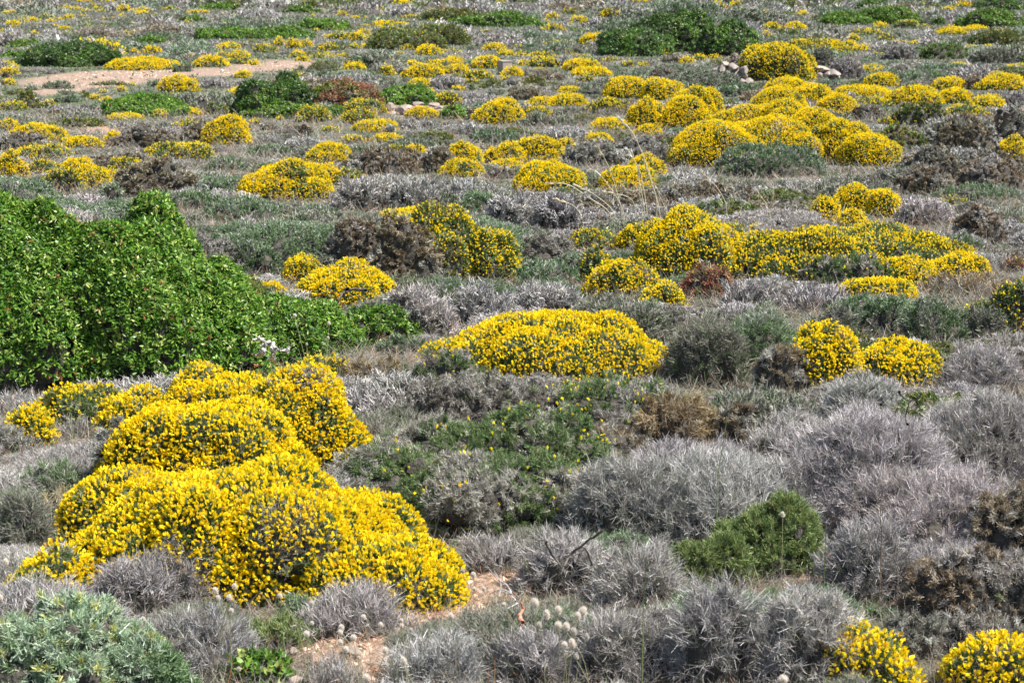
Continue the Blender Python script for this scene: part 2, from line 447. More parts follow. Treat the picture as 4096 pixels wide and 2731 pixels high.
# ------------------------------------------------------------------ what stands where
# view windows the places were read from: (scale, x offset, y offset) to photograph pixels
VIEWS = {'1': (1.68, 0, 0), '2': (1.68, 1350, 0), '3': (1.68, 2696, 0), '4': (1.68, 0, 650), '5': (1.68, 1350, 650),
         '6': (1.68, 2696, 650), '7': (1.178, 0, 1400), '8': (1.178, 1350, 1400), '9': (1.178, 2696, 1400)}
PLANTS = """
#1
Y 735 385 1190 470|long bright yellow broom bank along the back edge of the bare pink clearing
Y 1310 375 1535 450|rounded golden broom with a dark gap beneath it, right of the long yellow bank
Y 1460 345 1520 380
Y 1540 335 1670 395
y 1540 380 1670 430|dull yellow broom touching the golden broom on the clearing edge
Y 1460 290 1605 330
y 1700 292 1860 352|half flowered olive broom dome above the right end of the clearing
Y 1850 255 1905 315
Y 1930 255 2010 330|taller golden broom between two smaller ones above the clearing's right end
Y 2010 270 2100 320
y 2150 285 2285 345|dull mustard broom dome right above the path of pink soil
Y 1955 340 2050 385
Y 1995 375 2075 415
y 2100 350 2250 392
Y 1670 400 1745 440|low yellow broom at the notch between the two bare soil patches
Y 865 330 940 365
Y 970 310 1080 360|bright small broom standing just behind the long yellow bank
Y 0 450 115 505|orange tinged broom at the left picture edge level with the clearing
R 0 475 75 525|rusty red tangle at the left edge under the orange tinged broom
Y 20 525 110 570|small yellow broom at the left edge beside a rusty tangle
R 0 537 40 572|tiny rusty tangle at the left edge, the lower of two
Y 1080 505 1330 620|bushy two-headed yellow broom on the near side of the pink clearing
Y 1575 470 1690 525|round yellow broom on the bare soil strip between the two halves of the clearing
y 1920 475 2050 545|half yellow broom dome behind the red tinted mastic bush
Y 1530 580 1760 655|yellow broom wrapped around the back of a grey cushion
G 1620 605 1750 655
Y 1760 580 1830 630
M 95 590 280 725|dark olive broom with yellow specks, tallest near the left edge below the clearing
y 0 675 180 740
y 270 660 370 725
M 540 610 620 655
Y 600 640 670 668
Y 665 600 715 628
Y 785 583 850 618
Y 680 655 750 685
Y 870 560 912 572
L 690 610 1265 780|bright green low bush with an olive brown crown, left of the dark ball bush
M 880 615 1230 690|olive brown growth along the crown of the bright green low bush
Y 735 758 960 808|flat yellow broom strip under the bright green low bush
Y 1120 718 1370 775|golden broom strip at the right foot of the bright green low bush
Y 1035 740 1120 788
Y 1565 690 1675 728
M 1375 665 1545 770 mix=.7|dark green ball shaped bush beside the red tinted mastic bush
D 110 270 830 445|dark green thicket on the far left behind the clearing
D 680 330 830 440
L 0 335 175 388
L 45 265 300 318
D 485 235 690 275
L 925 238 1130 295
L 1310 180 1750 265|left half of the long far green belt above the two bare soil patches
L 1640 175 2110 262|right half of the long far green belt above the two bare soil patches
L 2010 110 2352 205
L 1195 100 1380 150
L 1330 22 1600 72
L 1900 40 2150 95
D 1560 500 1950 780|dark green left wing of the big red tinted mastic bush
D 1760 470 2130 740|green shoulder of the red tinted mastic bush, left of its red crown
Q 2060 485 2560 740|dark red tinted mastic bush crowning the middle of the slope
L 1560 680 2330 790|low bright green skirt along the foot of the red tinted mastic bush
L 2530 560 2960 705|bright green right wing of the red tinted mastic bush above the pale rocks
N 750 815 1190 990|smooth grey-brown dead dome in the left middle distance
N 1210 790 1560 955|brown dead half of the mound that carries a yellow crest
Y 1385 765 1665 965|yellow crest hanging over the right side of a brown dead mound
Y 0 790 135 885|yellow broom cut by the left edge above the brown fronted mound
Y 85 825 415 950|broad yellow broom behind a brown dead patch near the left edge
N 0 865 330 1010|brown dead patch in front of a broad yellow broom at the left edge
Y 420 905 685 995|flat bright broom between pale broom and grey-brown dead dome
y 110 955 470 1065|pale half flowered broom with green top near the left edge
Y 0 1010 180 1190|bright broom at the left edge right behind the big mastic bush
y 175 1055 400 1160|low speckled broom behind the left top of the big mastic bush
Y 410 1040 640 1180|yellow broom with dark gaps, fourth from the left edge behind the mastic bush
y 990 940 1430 1080|green crowned dome speckled with yellow left of centre
N 800 1050 1370 1325|large brown dome with greenish face left of the isolated two-part broom
y 740 1030 960 1160|olive speckled broom just left of a large brown dome
E 1385 1020 1660 1150
E 1640 950 1960 1050
Y 2070 935 2350 1090|yellow broom with pale top behind the isolated two-part broom
y 1985 695 2230 820|rounded pale green broom under the red tinted mastic bush
Y 1690 800 1750 842
N 1740 790 1860 875
N 1995 815 2115 910|small round brown dead ball below the rounded pale green broom
M 330 780 690 860|low olive broom row in front of stones at the left
Y 705 875 830 945
Y 1150 825 1210 868
y 1210 785 1340 865
G 715 805 920 865
Y 1860 785 1910 812
y 2145 840 2290 890
E 1140 405 1300 485
E 985 525 1100 585
M 610 535 880 572|thin olive growth standing out on the pink clearing
E 270 530 490 600
G 1330 510 1540 595
N 1250 485 1330 535
E 1950 430 2095 485
E 2095 450 2240 525
E 150 560 300 610
E 350 620 540 690
Y 20 75 105 100
Y 145 55 180 70
Y 430 40 475 60
Y 470 50 545 75
Y 525 0 620 20
Y 595 20 640 45
Y 630 40 670 65
Y 680 0 765 22
Y 795 35 875 85
Y 800 90 845 115
y 645 68 720 88
Y 405 5 450 22
Y 520 85 555 97
Y 535 100 575 118
Y 430 95 490 130
Y 370 120 420 138
Y 315 130 380 152
y 270 98 360 125
Y 190 120 265 150
Y 130 125 180 148
Y 45 140 130 172
y 520 140 575 158
y 575 158 620 175
Y 350 165 400 183
Y 390 180 470 202
Y 200 210 260 232
Y 0 200 40 218
y 685 118 760 135
y 845 150 900 168
Y 900 75 1000 100
Y 1010 175 1045 190
Y 830 212 860 235
Y 880 212 925 228
Y 655 225 700 245
y 1090 50 1180 75
y 1015 5 1060 20
Y 1260 72 1420 98
Y 1235 140 1270 160
Y 1490 155 1545 188
Y 1560 155 1640 180
Y 1745 30 1780 50
y 1760 262 1810 278
Y 1930 135 1985 155
Y 2085 105 2120 122
Y 2110 195 2150 213
y 2215 210 2350 268
Y 2265 360 2340 385
Y 2310 415 2352 440
Y 105 400 145 425
#2
Y 370 5 490 35
y 490 0 550 20
Y 255 48 315 72
Y 270 90 305 108
Y 0 75 65 112
Y 90 110 150 130
Y 175 115 205 130
Y 235 145 360 180
Y 255 170 325 208
Y 400 155 490 180
y 430 100 540 125
y 620 122 680 152
Y 90 212 185 275
Y 135 198 215 230
Y 88 290 148 328
Y 150 293 210 322
y 0 360 75 388
Y 270 383 303 408
Y 50 415 180 468
Y 960 5 1000 25
Y 1060 0 1125 27
M 1215 -5 1340 28
Y 1970 0 2120 24
M 210 170 700 330|dull olive spreading bush left of the flat green bush on the far slope
M 480 145 880 300|olive brown hump between the two green patches on the far slope
L 215 240 560 330
L 770 85 1385 182|flat bright green bush in the centre of the far slope
M 540 55 1000 140
y 1510 58 1610 97
Y 1410 88 1485 124|small golden dome left of its near twin on the far slope
Y 1570 108 1672 158|small golden dome with a green foot, right of its near twin on the far slope
Y 1765 65 1885 120|golden dome just up the slope from the large dark thicket
y 1375 165 1520 212
L 1560 185 1675 216
y 950 200 1025 225
Y 1820 185 1925 212
D 1720 180 2260 375|lower left part of the large dark green thicket
D 1960 70 2420 340|tallest crown of the large dark green thicket
D 2200 50 2560 330|middle crown of the large dark green thicket, with yellowish leaves
D 2380 130 2840 375|right flank of the large dark green thicket
Y 1635 220 1855 302|golden double cushion leaning on the left foot of the large dark thicket
y 2095 300 2215 378|yellow speckled broom in front of the large dark thicket
N 2170 355 2310 422
N 2110 430 2260 515|rusty brown dead shrub left of the broken stone wall
Y 435 303 510 337
Y 530 300 690 372|golden broom under the olive hump
Y 755 328 790 354
Y 805 335 830 354
Y 980 295 1125 342|flat golden broom directly up the slope from the domed one by the block
y 1170 298 1245 328
Y 915 365 1090 458|domed golden broom touching the left side of the concrete block
Y 1080 335 1185 374
Y 1195 345 1262 382
y 1275 350 1470 390
Y 1520 333 1582 364
Y 1100 445 1238 520|golden broom covering the front corner of the concrete block
Y 1215 400 1305 442|small golden broom right behind the concrete block
y 1285 378 1500 452|darker yellow dome right of the concrete block
Y 1530 388 1745 478|wide golden broom midway between concrete block and dark thicket
Y 1580 445 1840 512|golden broom strip below the wide golden broom near the dark thicket
y 1610 500 1720 550
y 1780 388 1900 416
y 1905 405 2005 452
Y 2020 422 2080 447
Y 2310 385 2352 425
Y 465 405 550 442
Y 290 430 385 505|upright golden broom next to the white stone
Y 440 430 690 522|big golden broom behind the red tinted mastic bush
Y 670 440 720 482
Y 600 400 850 444
Y 730 378 845 432
Y 720 430 885 497|golden mound beside the big golden broom, nearer the concrete block
y 840 470 1045 532|paler yellow broom below left of the concrete block
y 850 520 960 567
Y 480 525 655 587|golden broom sloping down to the red tinted mastic bush
Y 545 585 650 642
Y 770 583 845 613
Y 1095 510 1150 537
G 1120 505 1235 578
M 1245 500 1410 578 mix=.1|rounded green cushion below right of the concrete block
N 1270 470 1560 542
G 615 500 870 602
M 960 525 1110 588
M 870 560 940 607
N 1130 560 1410 672|large grey-brown cushion in front of the rounded green cushion
y 640 610 835 705|yellow broom growing above the pale rocks
y 45 648 320 765|striped half yellow dome left of the pale rocks
y 20 720 260 830
Y 125 795 410 888|bright flat broom below the striped half yellow dome
G 300 830 400 892
G 400 780 560 872
Y 465 715 685 800|golden broom spreading over the front of the pale rocks
L 690 690 880 800|leafy green weed at the right end of the pale rocks
N 850 700 980 805
Y 920 655 1240 830|mottled golden dome right of the leafy green weed
Y 1400 625 1680 712|bright flat topped broom, right half of the pair up the slope from the dark cushion
Y 1285 650 1440 712|bright flat topped broom, left half of the pair up the slope from the dark cushion
y 1240 700 1440 792|yellow broom on the back of a dark grey cushion
H 1215 730 1460 850|dark grey cushion with a shaded left side in the centre
Y 1490 578 1625 624
E 870 840 1250 965
G 800 800 1000 905
Y 1790 505 2080 658|rounded yellow broom with olive base left of the bare stone wall
Y 2045 515 2310 668|rounded yellow broom with a dark cleft, second of the big group below the wall
y 1690 655 1970 765|pale green broom with a little yellow at the left foot of the big group
N 1730 705 2030 775
Y 1960 665 2200 862|bright yellow mound with dark gaps at the left of the big group
Y 2170 620 2510 862|highest bright mound in the middle of the big group
Y 1705 785 1960 872|low yellow arm reaching left from the big group
Y 1660 880 1850 970|small broom by the dark cave-like hollow left of the big group
Y 2000 830 2170 905
S 1530 925 1960 1110|grey brown dead cushion, left of two by the tall dry stalks
S 1820 895 2230 1090|grey brown dead cushion, right of two by the tall dry stalks
Y 1945 1020 2180 1180|yellow mound just behind the tall dry stalks, upper half
Y 1775 1090 2130 1270|yellow mound with a dark hollow crossed by the tall dry stalks
y 20 895 190 962
Y 225 890 445 955|golden broom tilting left in a row of three
y 330 945 470 1065
Y 450 950 590 1065|golden broom tilting right in a row of three
N 60 960 560 1180|wide grey-brown dead cushion below a row of three golden brooms
N 575 925 790 1160|very dark brown dead mound joined to a yellow broom on its right
Y 745 930 955 1100|yellow broom growing from the right of a very dark brown mound
Y 700 1060 960 1190|lower yellow skirt in front of the very dark brown mound
N 930 945 1060 1005
Y 980 985 1110 1090|small yellow mound at the left end of the central golden ridge
Y 1060 935 1250 1085|middle part of the central golden ridge
Y 1190 905 1500 1075|highest part of the central golden ridge
Y 1480 935 1590 1012|small right tip of the central golden ridge
Y 1030 1060 1250 1130
N 1000 1095 1200 1200
Y 1200 1060 1640 1285|sprawling yellow broom in front of the central golden ridge
E 130 1090 310 1160
#3
Y 580 210 655 257
Y 45 378 130 427
Y 130 365 215 407
Y 240 365 310 397
y 360 310 445 357
Y 570 75 630 110
Y 815 78 900 110
M 925 95 995 142
Y 615 148 710 200
Y 750 148 880 202
M 700 190 860 232
Y 330 0 385 20
Y 380 10 460 46
L 960 70 1330 170|left half of the green thicket behind the yellow dome on the wall
L 1230 30 1640 165|right half of the green thicket behind the yellow dome on the wall
D 1200 -10 1480 70
Y 1470 112 1630 152
M 1470 132 1640 190
Y 1580 60 1620 84
Y 1805 52 1875 80
Y 1890 15 2015 52
D 2010 -20 2352 75|dark green bush cut by the upper right corner
L 1895 55 2330 182|vivid green bush below the dark one in the upper right corner
D 1730 108 1830 170|lone small dark ball bush near the upper right corner
Y 1845 165 1890 190
y 1665 165 1715 192
Y 1770 190 1960 236
Y 1930 178 2110 222
M 1690 20 1800 56
y 1190 195 1385 237
Y 1330 155 1430 192
y 1380 220 1460 272
Y 1170 230 1250 272
Y 1125 275 1220 307
Y 1185 305 1310 342
Y 1585 278 1675 302
B 1640 270 1975 395|smooth bright green dome on the right of the far slope
M 1980 190 2352 300
Y 2080 302 2165 324
Y 2150 150 2210 182
G 1400 290 1640 402
H 1960 300 2352 425
y 455 275 930 540 d=.55|large yellow-green dome growing over the broken stone wall
E 520 235 790 300
y 740 260 1150 355 d=.5|yellow speckled ridge behind the large dome on the wall
H 905 305 1100 442|dark grey-green shrub right of the large dome on the wall
G 1040 350 1270 525|silvery bare shrub at the right end of the stone wall
N 350 345 480 472|brown dead shrub at the left end over the broken stone wall
Y 600 500 900 680|smooth bright yellow shoulder in front of the stone wall, upper left part
Y 780 545 1070 710|smooth bright yellow ridge running down from in front of the wall
N 455 585 750 690 mix=.05|warm brown dead cap behind the widest yellow broom
Y 940 620 1220 795|mottled yellow mound at the lower right end of the smooth bright ridge
E 260 535 590 650|soft green cushion directly under the broken stone wall
E 910 515 1190 605|soft green cushion right of the smooth bright ridge
Y 1290 480 1495 582|round topped yellow broom standing behind a flat bright one at the right
M 1175 528 1330 582
Y 1095 570 1430 645|flat bright yellow broom with a grey patch under it at the right
G 1100 610 1230 672
Y 1430 570 1790 705|long bright broom row at the right, left half
Y 1735 510 1955 602|yellow broom humped above the long bright row at the right
Y 2050 485 2352 607|yellow broom reaching the right picture edge above a grey strip
N 1950 490 2070 602
Y 1780 585 2000 695|long bright broom row at the right, right half
Y 1990 630 2225 735|tip of the long bright row running behind the bare dark mound
G 1980 600 2352 705|pale grey strip below the yellow broom at the right edge
y 1205 650 1480 715
N 1180 690 1430 805|brown patched cushion in the trough right of the widest broom
M 1480 660 1810 850|deep olive mound, upper of two, left of the bare dark mound
M 1350 820 1670 1015|deep olive mound, lower of two, left of the bare dark mound
y 1370 790 1470 852
N 1670 740 2170 1015 mix=.5|bare dark twiggy mound with a yellow cap near the right edge
Y 1800 690 2140 815 d=.5|yellow cap over the top of the bare dark twiggy mound
S 2150 690 2352 965|bare grey bush with crooked dark stems at the right edge
Y 0 570 310 795|densest bright mound just left of the widest yellow broom's top
Y -60 785 600 1115 d=.8|widest yellow broom mass on the right, several domes with a long tail
+ 250 680 760 960
+ 480 665 1100 985
+ 700 700 1160 1020
+ 860 780 1360 1080
+ 1080 870 1510 1115
+ 500 560 900 800
+ 300 760 1000 1090
E 270 925 1050 1190|large dome of green and grey sprigs in front of the widest yellow broom
N 1500 960 1940 1210|dark brown scrub mound, left one of two at the right edge
N 1850 980 2352 1190|dark brown scrub mound, right one of two at the right edge
Y 2150 900 2352 1085|half yellow broom cut by the right edge over the dark brown scrub
#4
L -900 75 820 1560|very large glossy green mastic bush filling the left, its low arm reaching right
+ -300 190 900 1540
+ 180 320 1380 1540
+ 860 245 1180 1300
+ 500 420 1550 1500
+ 1100 620 1850 1440
+ 700 520 1700 1500
+ 1000 740 2000 1400
+ 1350 820 2200 1380
+ 1500 880 2420 1300
L 2290 900 2820 1220|last low tip of the glossy mastic bush left of the grey hummocks
E 700 80 820 275
E 1000 150 1480 315|soft grey-green cushion below the isolated two-part broom's left
G 1570 350 1790 455|neat pale grey cushion in the open trough
E 1380 200 1900 395
Y 1640 -27 2205 252|isolated broom mound glowing yellow in the left centre, larger near part
Y 2080 -10 2280 152|isolated broom mound glowing yellow in the left centre, its small right part
y 2240 20 2430 155|dull olive-yellow tail of the isolated broom mound
y 280 10 560 195 d=.2|pale green broom dome behind the mastic bush's top
Y 500 10 740 165|yellow broom trailing down behind the mastic bush's top
Y 650 40 835 108
E 1450 450 1900 770|grassy green hollow between mastic bush and orange-yellow broom
Y 1920 590 2150 810|orange-yellow broom with a dark left side, its upright left head
Y 2000 650 2640 990|orange-yellow broom with a dark left side, its body sloping right
Y 1670 775 1935 925|thin orange-yellow strip emerging behind the mastic bush
#5
N -40 325 260 740|bristly grey-brown dead shrub left of the black-shaded mound
N 235 335 640 870 mix=.1|tall brown dead half of the big round mound, black with shade below
y 330 295 1010 810 d=.26 mix=.5|green half of the big round mound
y 800 370 1235 790|yellow-green right flank of the big round mound
Y 230 280 745 475|golden broom peeping over the big round mound
M 30 665 155 765
y 790 655 1030 800|small green and yellow cushion at the foot of the big round mound
G 980 150 1340 480|mauve grey cushion behind the big round mound, left of two
G 1300 150 1690 480|mauve grey cushion behind the big round mound, right of two
E 800 150 1080 345
G 0 60 360 320
G 300 40 720 310
S 1120 440 1600 710|thorny grey-brown cushion between the big round mound and the long broom bank
E 1190 620 1640 840
B 1420 880 1690 990|small vivid green cushion behind the central yellow dome
G 300 770 800 1180|pale brushy grey hummock left of the central yellow dome
G 700 760 1200 1100
G 1100 760 1660 1050
H 430 680 900 850
y 1555 420 1900 590|leftmost speckled head of the long broom bank
Y 1870 385 2120 610 d=.55|speckled hump of the long broom bank just left of its highest dome
y 1620 545 1860 800|greenish lobe at the left foot of the long broom bank
Y 1700 600 2120 900 d=.65|yellow lobe spilling forward from the left of the long broom bank
Y 2020 262 2720 780 d=.62|highest dome of the long broom bank
Y 1640 820 1820 905
Y 2050 780 2345 1005 d=.65|narrow yellow tail of the lobe that spills forward from the bank
H 1650 850 2260 1260|dark grey brushy shrub right of the central yellow dome
Y 850 940 2110 1480 d=.8|central bright yellow dome, the most symmetrical one
Y 560 1160 960 1330 d=.6|low yellow apron at the left of the central yellow dome
O 450 1230 1010 1530|dark green needle cushion in front left of the central yellow dome
S 650 1370 1240 1640|silver grey needle cushion in front of the central yellow dome
T 40 1250 480 1480|tan bristly tuft left of the dark green needle cushion
E 250 1120 620 1290
O 1350 1390 2350 1760|broad pale green needle cushion along the right foot of the central yellow dome
#6
y 280 370 620 560|speckled saddle of the long broom bank right of its highest dome
y 160 395 1120 790 d=.3|wide dull green stretch of the long broom bank
+ 620 385 1320 770
+ -200 420 420 760
y 840 385 1920 700 d=.36|right end stretch of the long broom bank
O 860 560 1560 840|dark green underside lobe of the long broom bank, almost flowerless
N 1000 470 1190 565 mix=.05|brown dead patch on top of the long broom bank
R 50 630 400 910|rusty tangled patch at the front of the long broom bank
Y 920 205 1110 410|left head of the three-headed broom behind the long bank
Y 1080 130 1340 340|middle head of the three-headed broom behind the long bank
Y 1300 145 1520 365|right head of the three-headed broom behind the long bank
Y 1100 300 1300 435|low front part of the three-headed broom behind the long bank
E 1820 440 2090 610
N 1860 240 2230 545|bristly dark brown ball right of the long broom bank
N 1500 -10 1900 215|dark brown bristly mound above the three-headed broom's right
N 1870 -40 2352 180
G 1480 210 1850 420
E 1760 120 2352 260
y 1800 230 1960 288
Y 1135 740 1600 925|vivid yellow broom in front of the long bank, lowest left of three
Y 1370 610 1740 830|vivid yellow broom in front of the long bank, middle of three
Y 1690 590 2090 775|vivid yellow broom in front of the long bank, right of three with orange end
R 2180 600 2400 730|brick red tangle at the right edge
T 1650 720 2260 890|tan dry grass between the vivid yellow broom and the red tangle
y 2190 740 2430 1130|dark yellow-flecked broom half cut by the right edge
y 1910 890 2230 1110 d=.15|brown-green broom with few flowers beside the one cut by the right edge
G 280 760 700 1010|pale grey brushy hump under the rusty patch, left one
G 640 780 1190 1010|pale grey brushy hump under the rusty patch, right one
E 300 930 860 1420
H 850 930 1300 1200
E 1200 850 1560 1180|dusky green thyme below the vivid yellow brooms, left
E 1500 850 1960 1230|dusky green thyme below the vivid yellow brooms, right
H 1850 900 2250 1210
H -60 940 480 1500|tall loose grey brush with bent twigs left of the two-lobed broom
G 1780 1170 2380 1540|rounded grey brush at the right edge beside the two-lobed broom
N 590 1130 850 1560 mix=.4|dark needle-leaved left flank of the two-lobed broom
Y 770 1040 1240 1540|tall left lobe of the two-lobed golden broom on the right
Y 1170 1170 1780 1490|low right lobe of the two-lobed golden broom on the right
#7
Y 40 265 255 450|straggly yellow broom at the far left of the foreground group
y 190 130 600 390 d=.5|buff and yellow broom running up behind the straggly one
Y 450 160 850 400|yellow head overhanging the dark hollow
S 420 300 760 690|silver dead twigs inside the dark hollow of the foreground group
Y 770 50 1360 470|upper left dome of the foreground yellow group
Y 560 170 1460 740|broad middle dome of the foreground yellow group
Y 1120 80 1700 580|upper right dome of the foreground yellow group
y 1370 5 1650 140 d=.5|pale needle and yellow crown at the top of the foreground group
Y 340 520 1150 930|yellow shoulder below the dark hollow
Y 360 560 1250 1180|left half of the biggest foreground yellow dome
Y 560 510 1760 1215|high centre of the biggest foreground yellow dome
Y 1150 610 1990 1110|right half of the biggest foreground yellow dome
Y 1350 840 2170 1235|lowest right tip of the foreground yellow group above the bare soil
Y 60 905 475 1230|small yellow broom low in the left corner behind the blue-green plant
G 390 880 1000 1300|spiky pale grey brush in front of the biggest yellow dome
G 550 1180 1270 1580|spiky grey brush at the bottom left of centre
B 1100 1200 1500 1420|fresh green thyme sprigs on top of the grey brush at the bottom left
G 1390 1060 1960 1380|grey brush with green left side just left of the bare soil
E 1300 1130 1560 1300
G 1380 1420 1800 1620|small low grey brush at the bottom, left of the reddish soil strip
A -280 1110 740 1800|blurred pale sage green soft plant in the bottom left corner
+ 300 1290 930 1760
H -60 600 300 960
G -60 180 320 320
E 60 470 440 720|small leaved green thyme beside the dark hollow
T 150 640 410 850|tan bristly hummock left of the biggest yellow dome
G 250 270 490 420
S -60 330 160 500
L 1060 1360 1400 1600|leafy dark green weed at the bottom under the grey brush
#8
S 300 80 720 420|silver-grey dead needle hummock, left half
S 660 110 1110 400|silver-grey dead needle hummock, right half
O 980 130 1680 440|pale green needle cushion topping the central green broom
S -20 395 420 700|dark silver needle cushion between yellow domes and green broom
O 200 420 1240 905 d=.012|big central dark green needle broom with few flowers, grey dead tufts in it
+ -60 400 600 740
+ 80 285 900 660
+ 560 230 1340 650
+ 700 400 1260 860
N 1050 300 1500 540 mix=.3|brown dead tufts in the right of the central green broom
T 1440 150 1680 500|straw coloured needle tuft right of the central green broom
G 1080 450 1700 960|wide fine grey brush hill in the lower centre
G 850 790 1320 1170|grey brush with a dark forked trunk above the bare soil
G 1180 860 1660 1260|fine grey brush below the wide grey hill
G 540 830 900 1060
G 210 1275 760 1620|rounded pale brush at the bottom centre, left of the fluffy seed heads
G 650 1260 1150 1620|rounded pale brush at the bottom centre, under the fluffy seed heads
B 640 1235 870 1360|few fresh green sprigs above the rounded pale brush
G 1080 1140 1660 1620|grey brush at the bottom right of the fluffy seed heads
B 1440 950 1650 1180|yellow-green sprigs left of the round green thyme
E 1090 1240 1300 1390
#9
G -250 440 700 980|ash grey brush hill behind the bright green thyme
B 150 680 640 1080|spreading bright green thyme cushion in the lower right
+ 320 620 720 1060
+ 60 800 420 1110
E 370 540 670 790|darker green thyme up behind the round bright one
B -40 840 260 1120|loose yellow-green thyme left of the round bright one
G 340 240 790 540|soft pale cushion left of the dark gap under the two-lobed broom
G 680 70 1110 400|grey twig ball in front of the two-lobed golden broom
G 420 210 1400 900|great light grey brush hill on the right, its left slope
G 900 150 2000 800|great light grey brush hill on the right, its top
G 750 480 1700 1010|great light grey brush hill on the right, its lower front
B 1420 330 1500 400|tiny lone green sprig on the great light grey hill
G 640 740 1200 1200
N 1400 580 1760 1060 mix=.3|golden brown needle thicket at the right edge, upper mound
N 1080 860 1640 1320 mix=.25|golden brown needle thicket near the right edge, lower mound
S 1380 940 1760 1330|grey dead needle thicket low at the right edge
G -40 1040 440 1640|grey brush right of centre at the bottom edge
G 340 1060 900 1640|grey brush with green sprays left of the bottom right broom
E 340 1060 860 1370|dull green thyme sprays on the bottom grey brush
E 870 1180 1060 1300
S 940 1190 1330 1480|feathery grey needle hummock above the two bottom right brooms, left
S 1230 1190 1640 1480|feathery grey needle hummock above the two bottom right brooms, right
Y 670 1270 1110 1640|out of focus yellow broom at the bottom edge, left of two
Y 1290 1290 1800 1640|out of focus yellow broom in the bottom right corner
N 190 230 400 470 mix=.4|small rusty brown needle tuft left of the soft pale cushion
S 480 250 760 420
T -40 130 150 470
"""

def parse_plants():
    out = []; view = None
    for ln in PLANTS.strip().split("\n"):
        ln = ln.strip()
        if not ln: continue
        if ln[0] == '#': view = VIEWS[ln[1]]; continue
        head, _, label = ln.partition('|')
        t = head.split()
        s, ox, oy = view
        v = [float(q) for q in t[1:5]]
        o = dict(q.split('=') for q in t[5:])
        if t[0] == '+':                    # one more dome of the shrub above
            out[-1][5].setdefault('more', []).append([v[0] / s + ox, v[1] / s + oy, v[2] / s + ox, v[3] / s + oy]); continue
        out.append((t[0], v[0] / s + ox, v[1] / s + oy, v[2] / s + ox, v[3] / s + oy, o, label.strip()))
    return out

def fit(x0, y0, x1, y1, kb=.72):
    """ground place and half axes of a dome that fills this box"""
    w = max((x1 - x0) * 1.17, (y1 - y0) * 1.05) / 2
    y1 = y1 + (y1 - y0) * .05; y0 = y0 - (y1 - y0) * .03
    x0, x1 = (x0 + x1) / 2 - w, (x0 + x1) / 2 + w
    F = hit((x0 + x1) / 2, y1)
    d = F[:2] / np.linalg.norm(F[:2])
    for k in range(14):
        dep = project(F)[2]
        a = (x1 - x0) / 2 * dep / FPX
        b = kb * a
        C = F.copy(); C[:2] += d * b; C[2] = ground(C[0], C[1])
        _, yc, dep = project(C)
        a = (x1 - x0) / 2 * dep / FPX
        T = (yc - y0) * dep / FPX
        el = math.asin(min(.9, (EYE[2] - C[2]) / np.linalg.norm(C - EYE)))
        q = (T * T - (b * math.sin(el)) ** 2) / math.cos(el) ** 2
        if T > 0 and q > (0.30 * a) ** 2 or kb < .12: break
        kb *= .84
    c = math.sqrt(max(q, (.22 * a) ** 2))
    return C, a, max(b, .3 * a), c

# pink clearing and bare soil patches, as ellipses on the ground
BARE = []
def bare_ellipse(view, x0, y0, x1, y1):
    s, ox, oy = VIEWS[view]
    n = hit(((x0 + x1) / 2) / s + ox, y1 / s + oy); f = hit(((x0 + x1) / 2) / s + ox, y0 / s + oy)
    c = (n + f) / 2; dep = project(c)[2]
    BARE.append((c[0], c[1], (x1 - x0) / 2 / s * dep / FPX, abs(f[1] - n[1]) / 2))
bare_ellipse('1', 220, 478, 1100, 590)
bare_ellipse('1', 900, 465, 1660, 522)
bare_ellipse('1', 1560, 408, 2160, 480)
bare_ellipse('1', 290, 520, 700, 640)
bare_ellipse('8', 230, 990, 700, 1290)
bare_ellipse('8', 500, 990, 960, 1180)
bare_ellipse('8', 90, 1290, 270, 1640)
bare_ellipse('7', 1370, 1310, 1560, 1470)
bare_ellipse('8', -40, 1370, 200, 1480)
bare_ellipse('2', 330, 680, 820, 790)
bare_ellipse('1', 560, 850, 900, 890)
bare_ellipse('3', 1150, 590, 1300, 650)
bare_ellipse('9', 600, 900, 1100, 1180)
def bareness(x, y):
    x = np.asarray(x, float); y = np.asarray(y, float)
    v = np.zeros(np.broadcast(x, y).shape)
    for cx, cy, rx, ry in BARE:
        q = ((x - cx) / rx) ** 2 + ((y - cy) / ry) ** 2
        v = np.maximum(v, np.clip(1.35 - q, 0, .35) / .35)
    return v

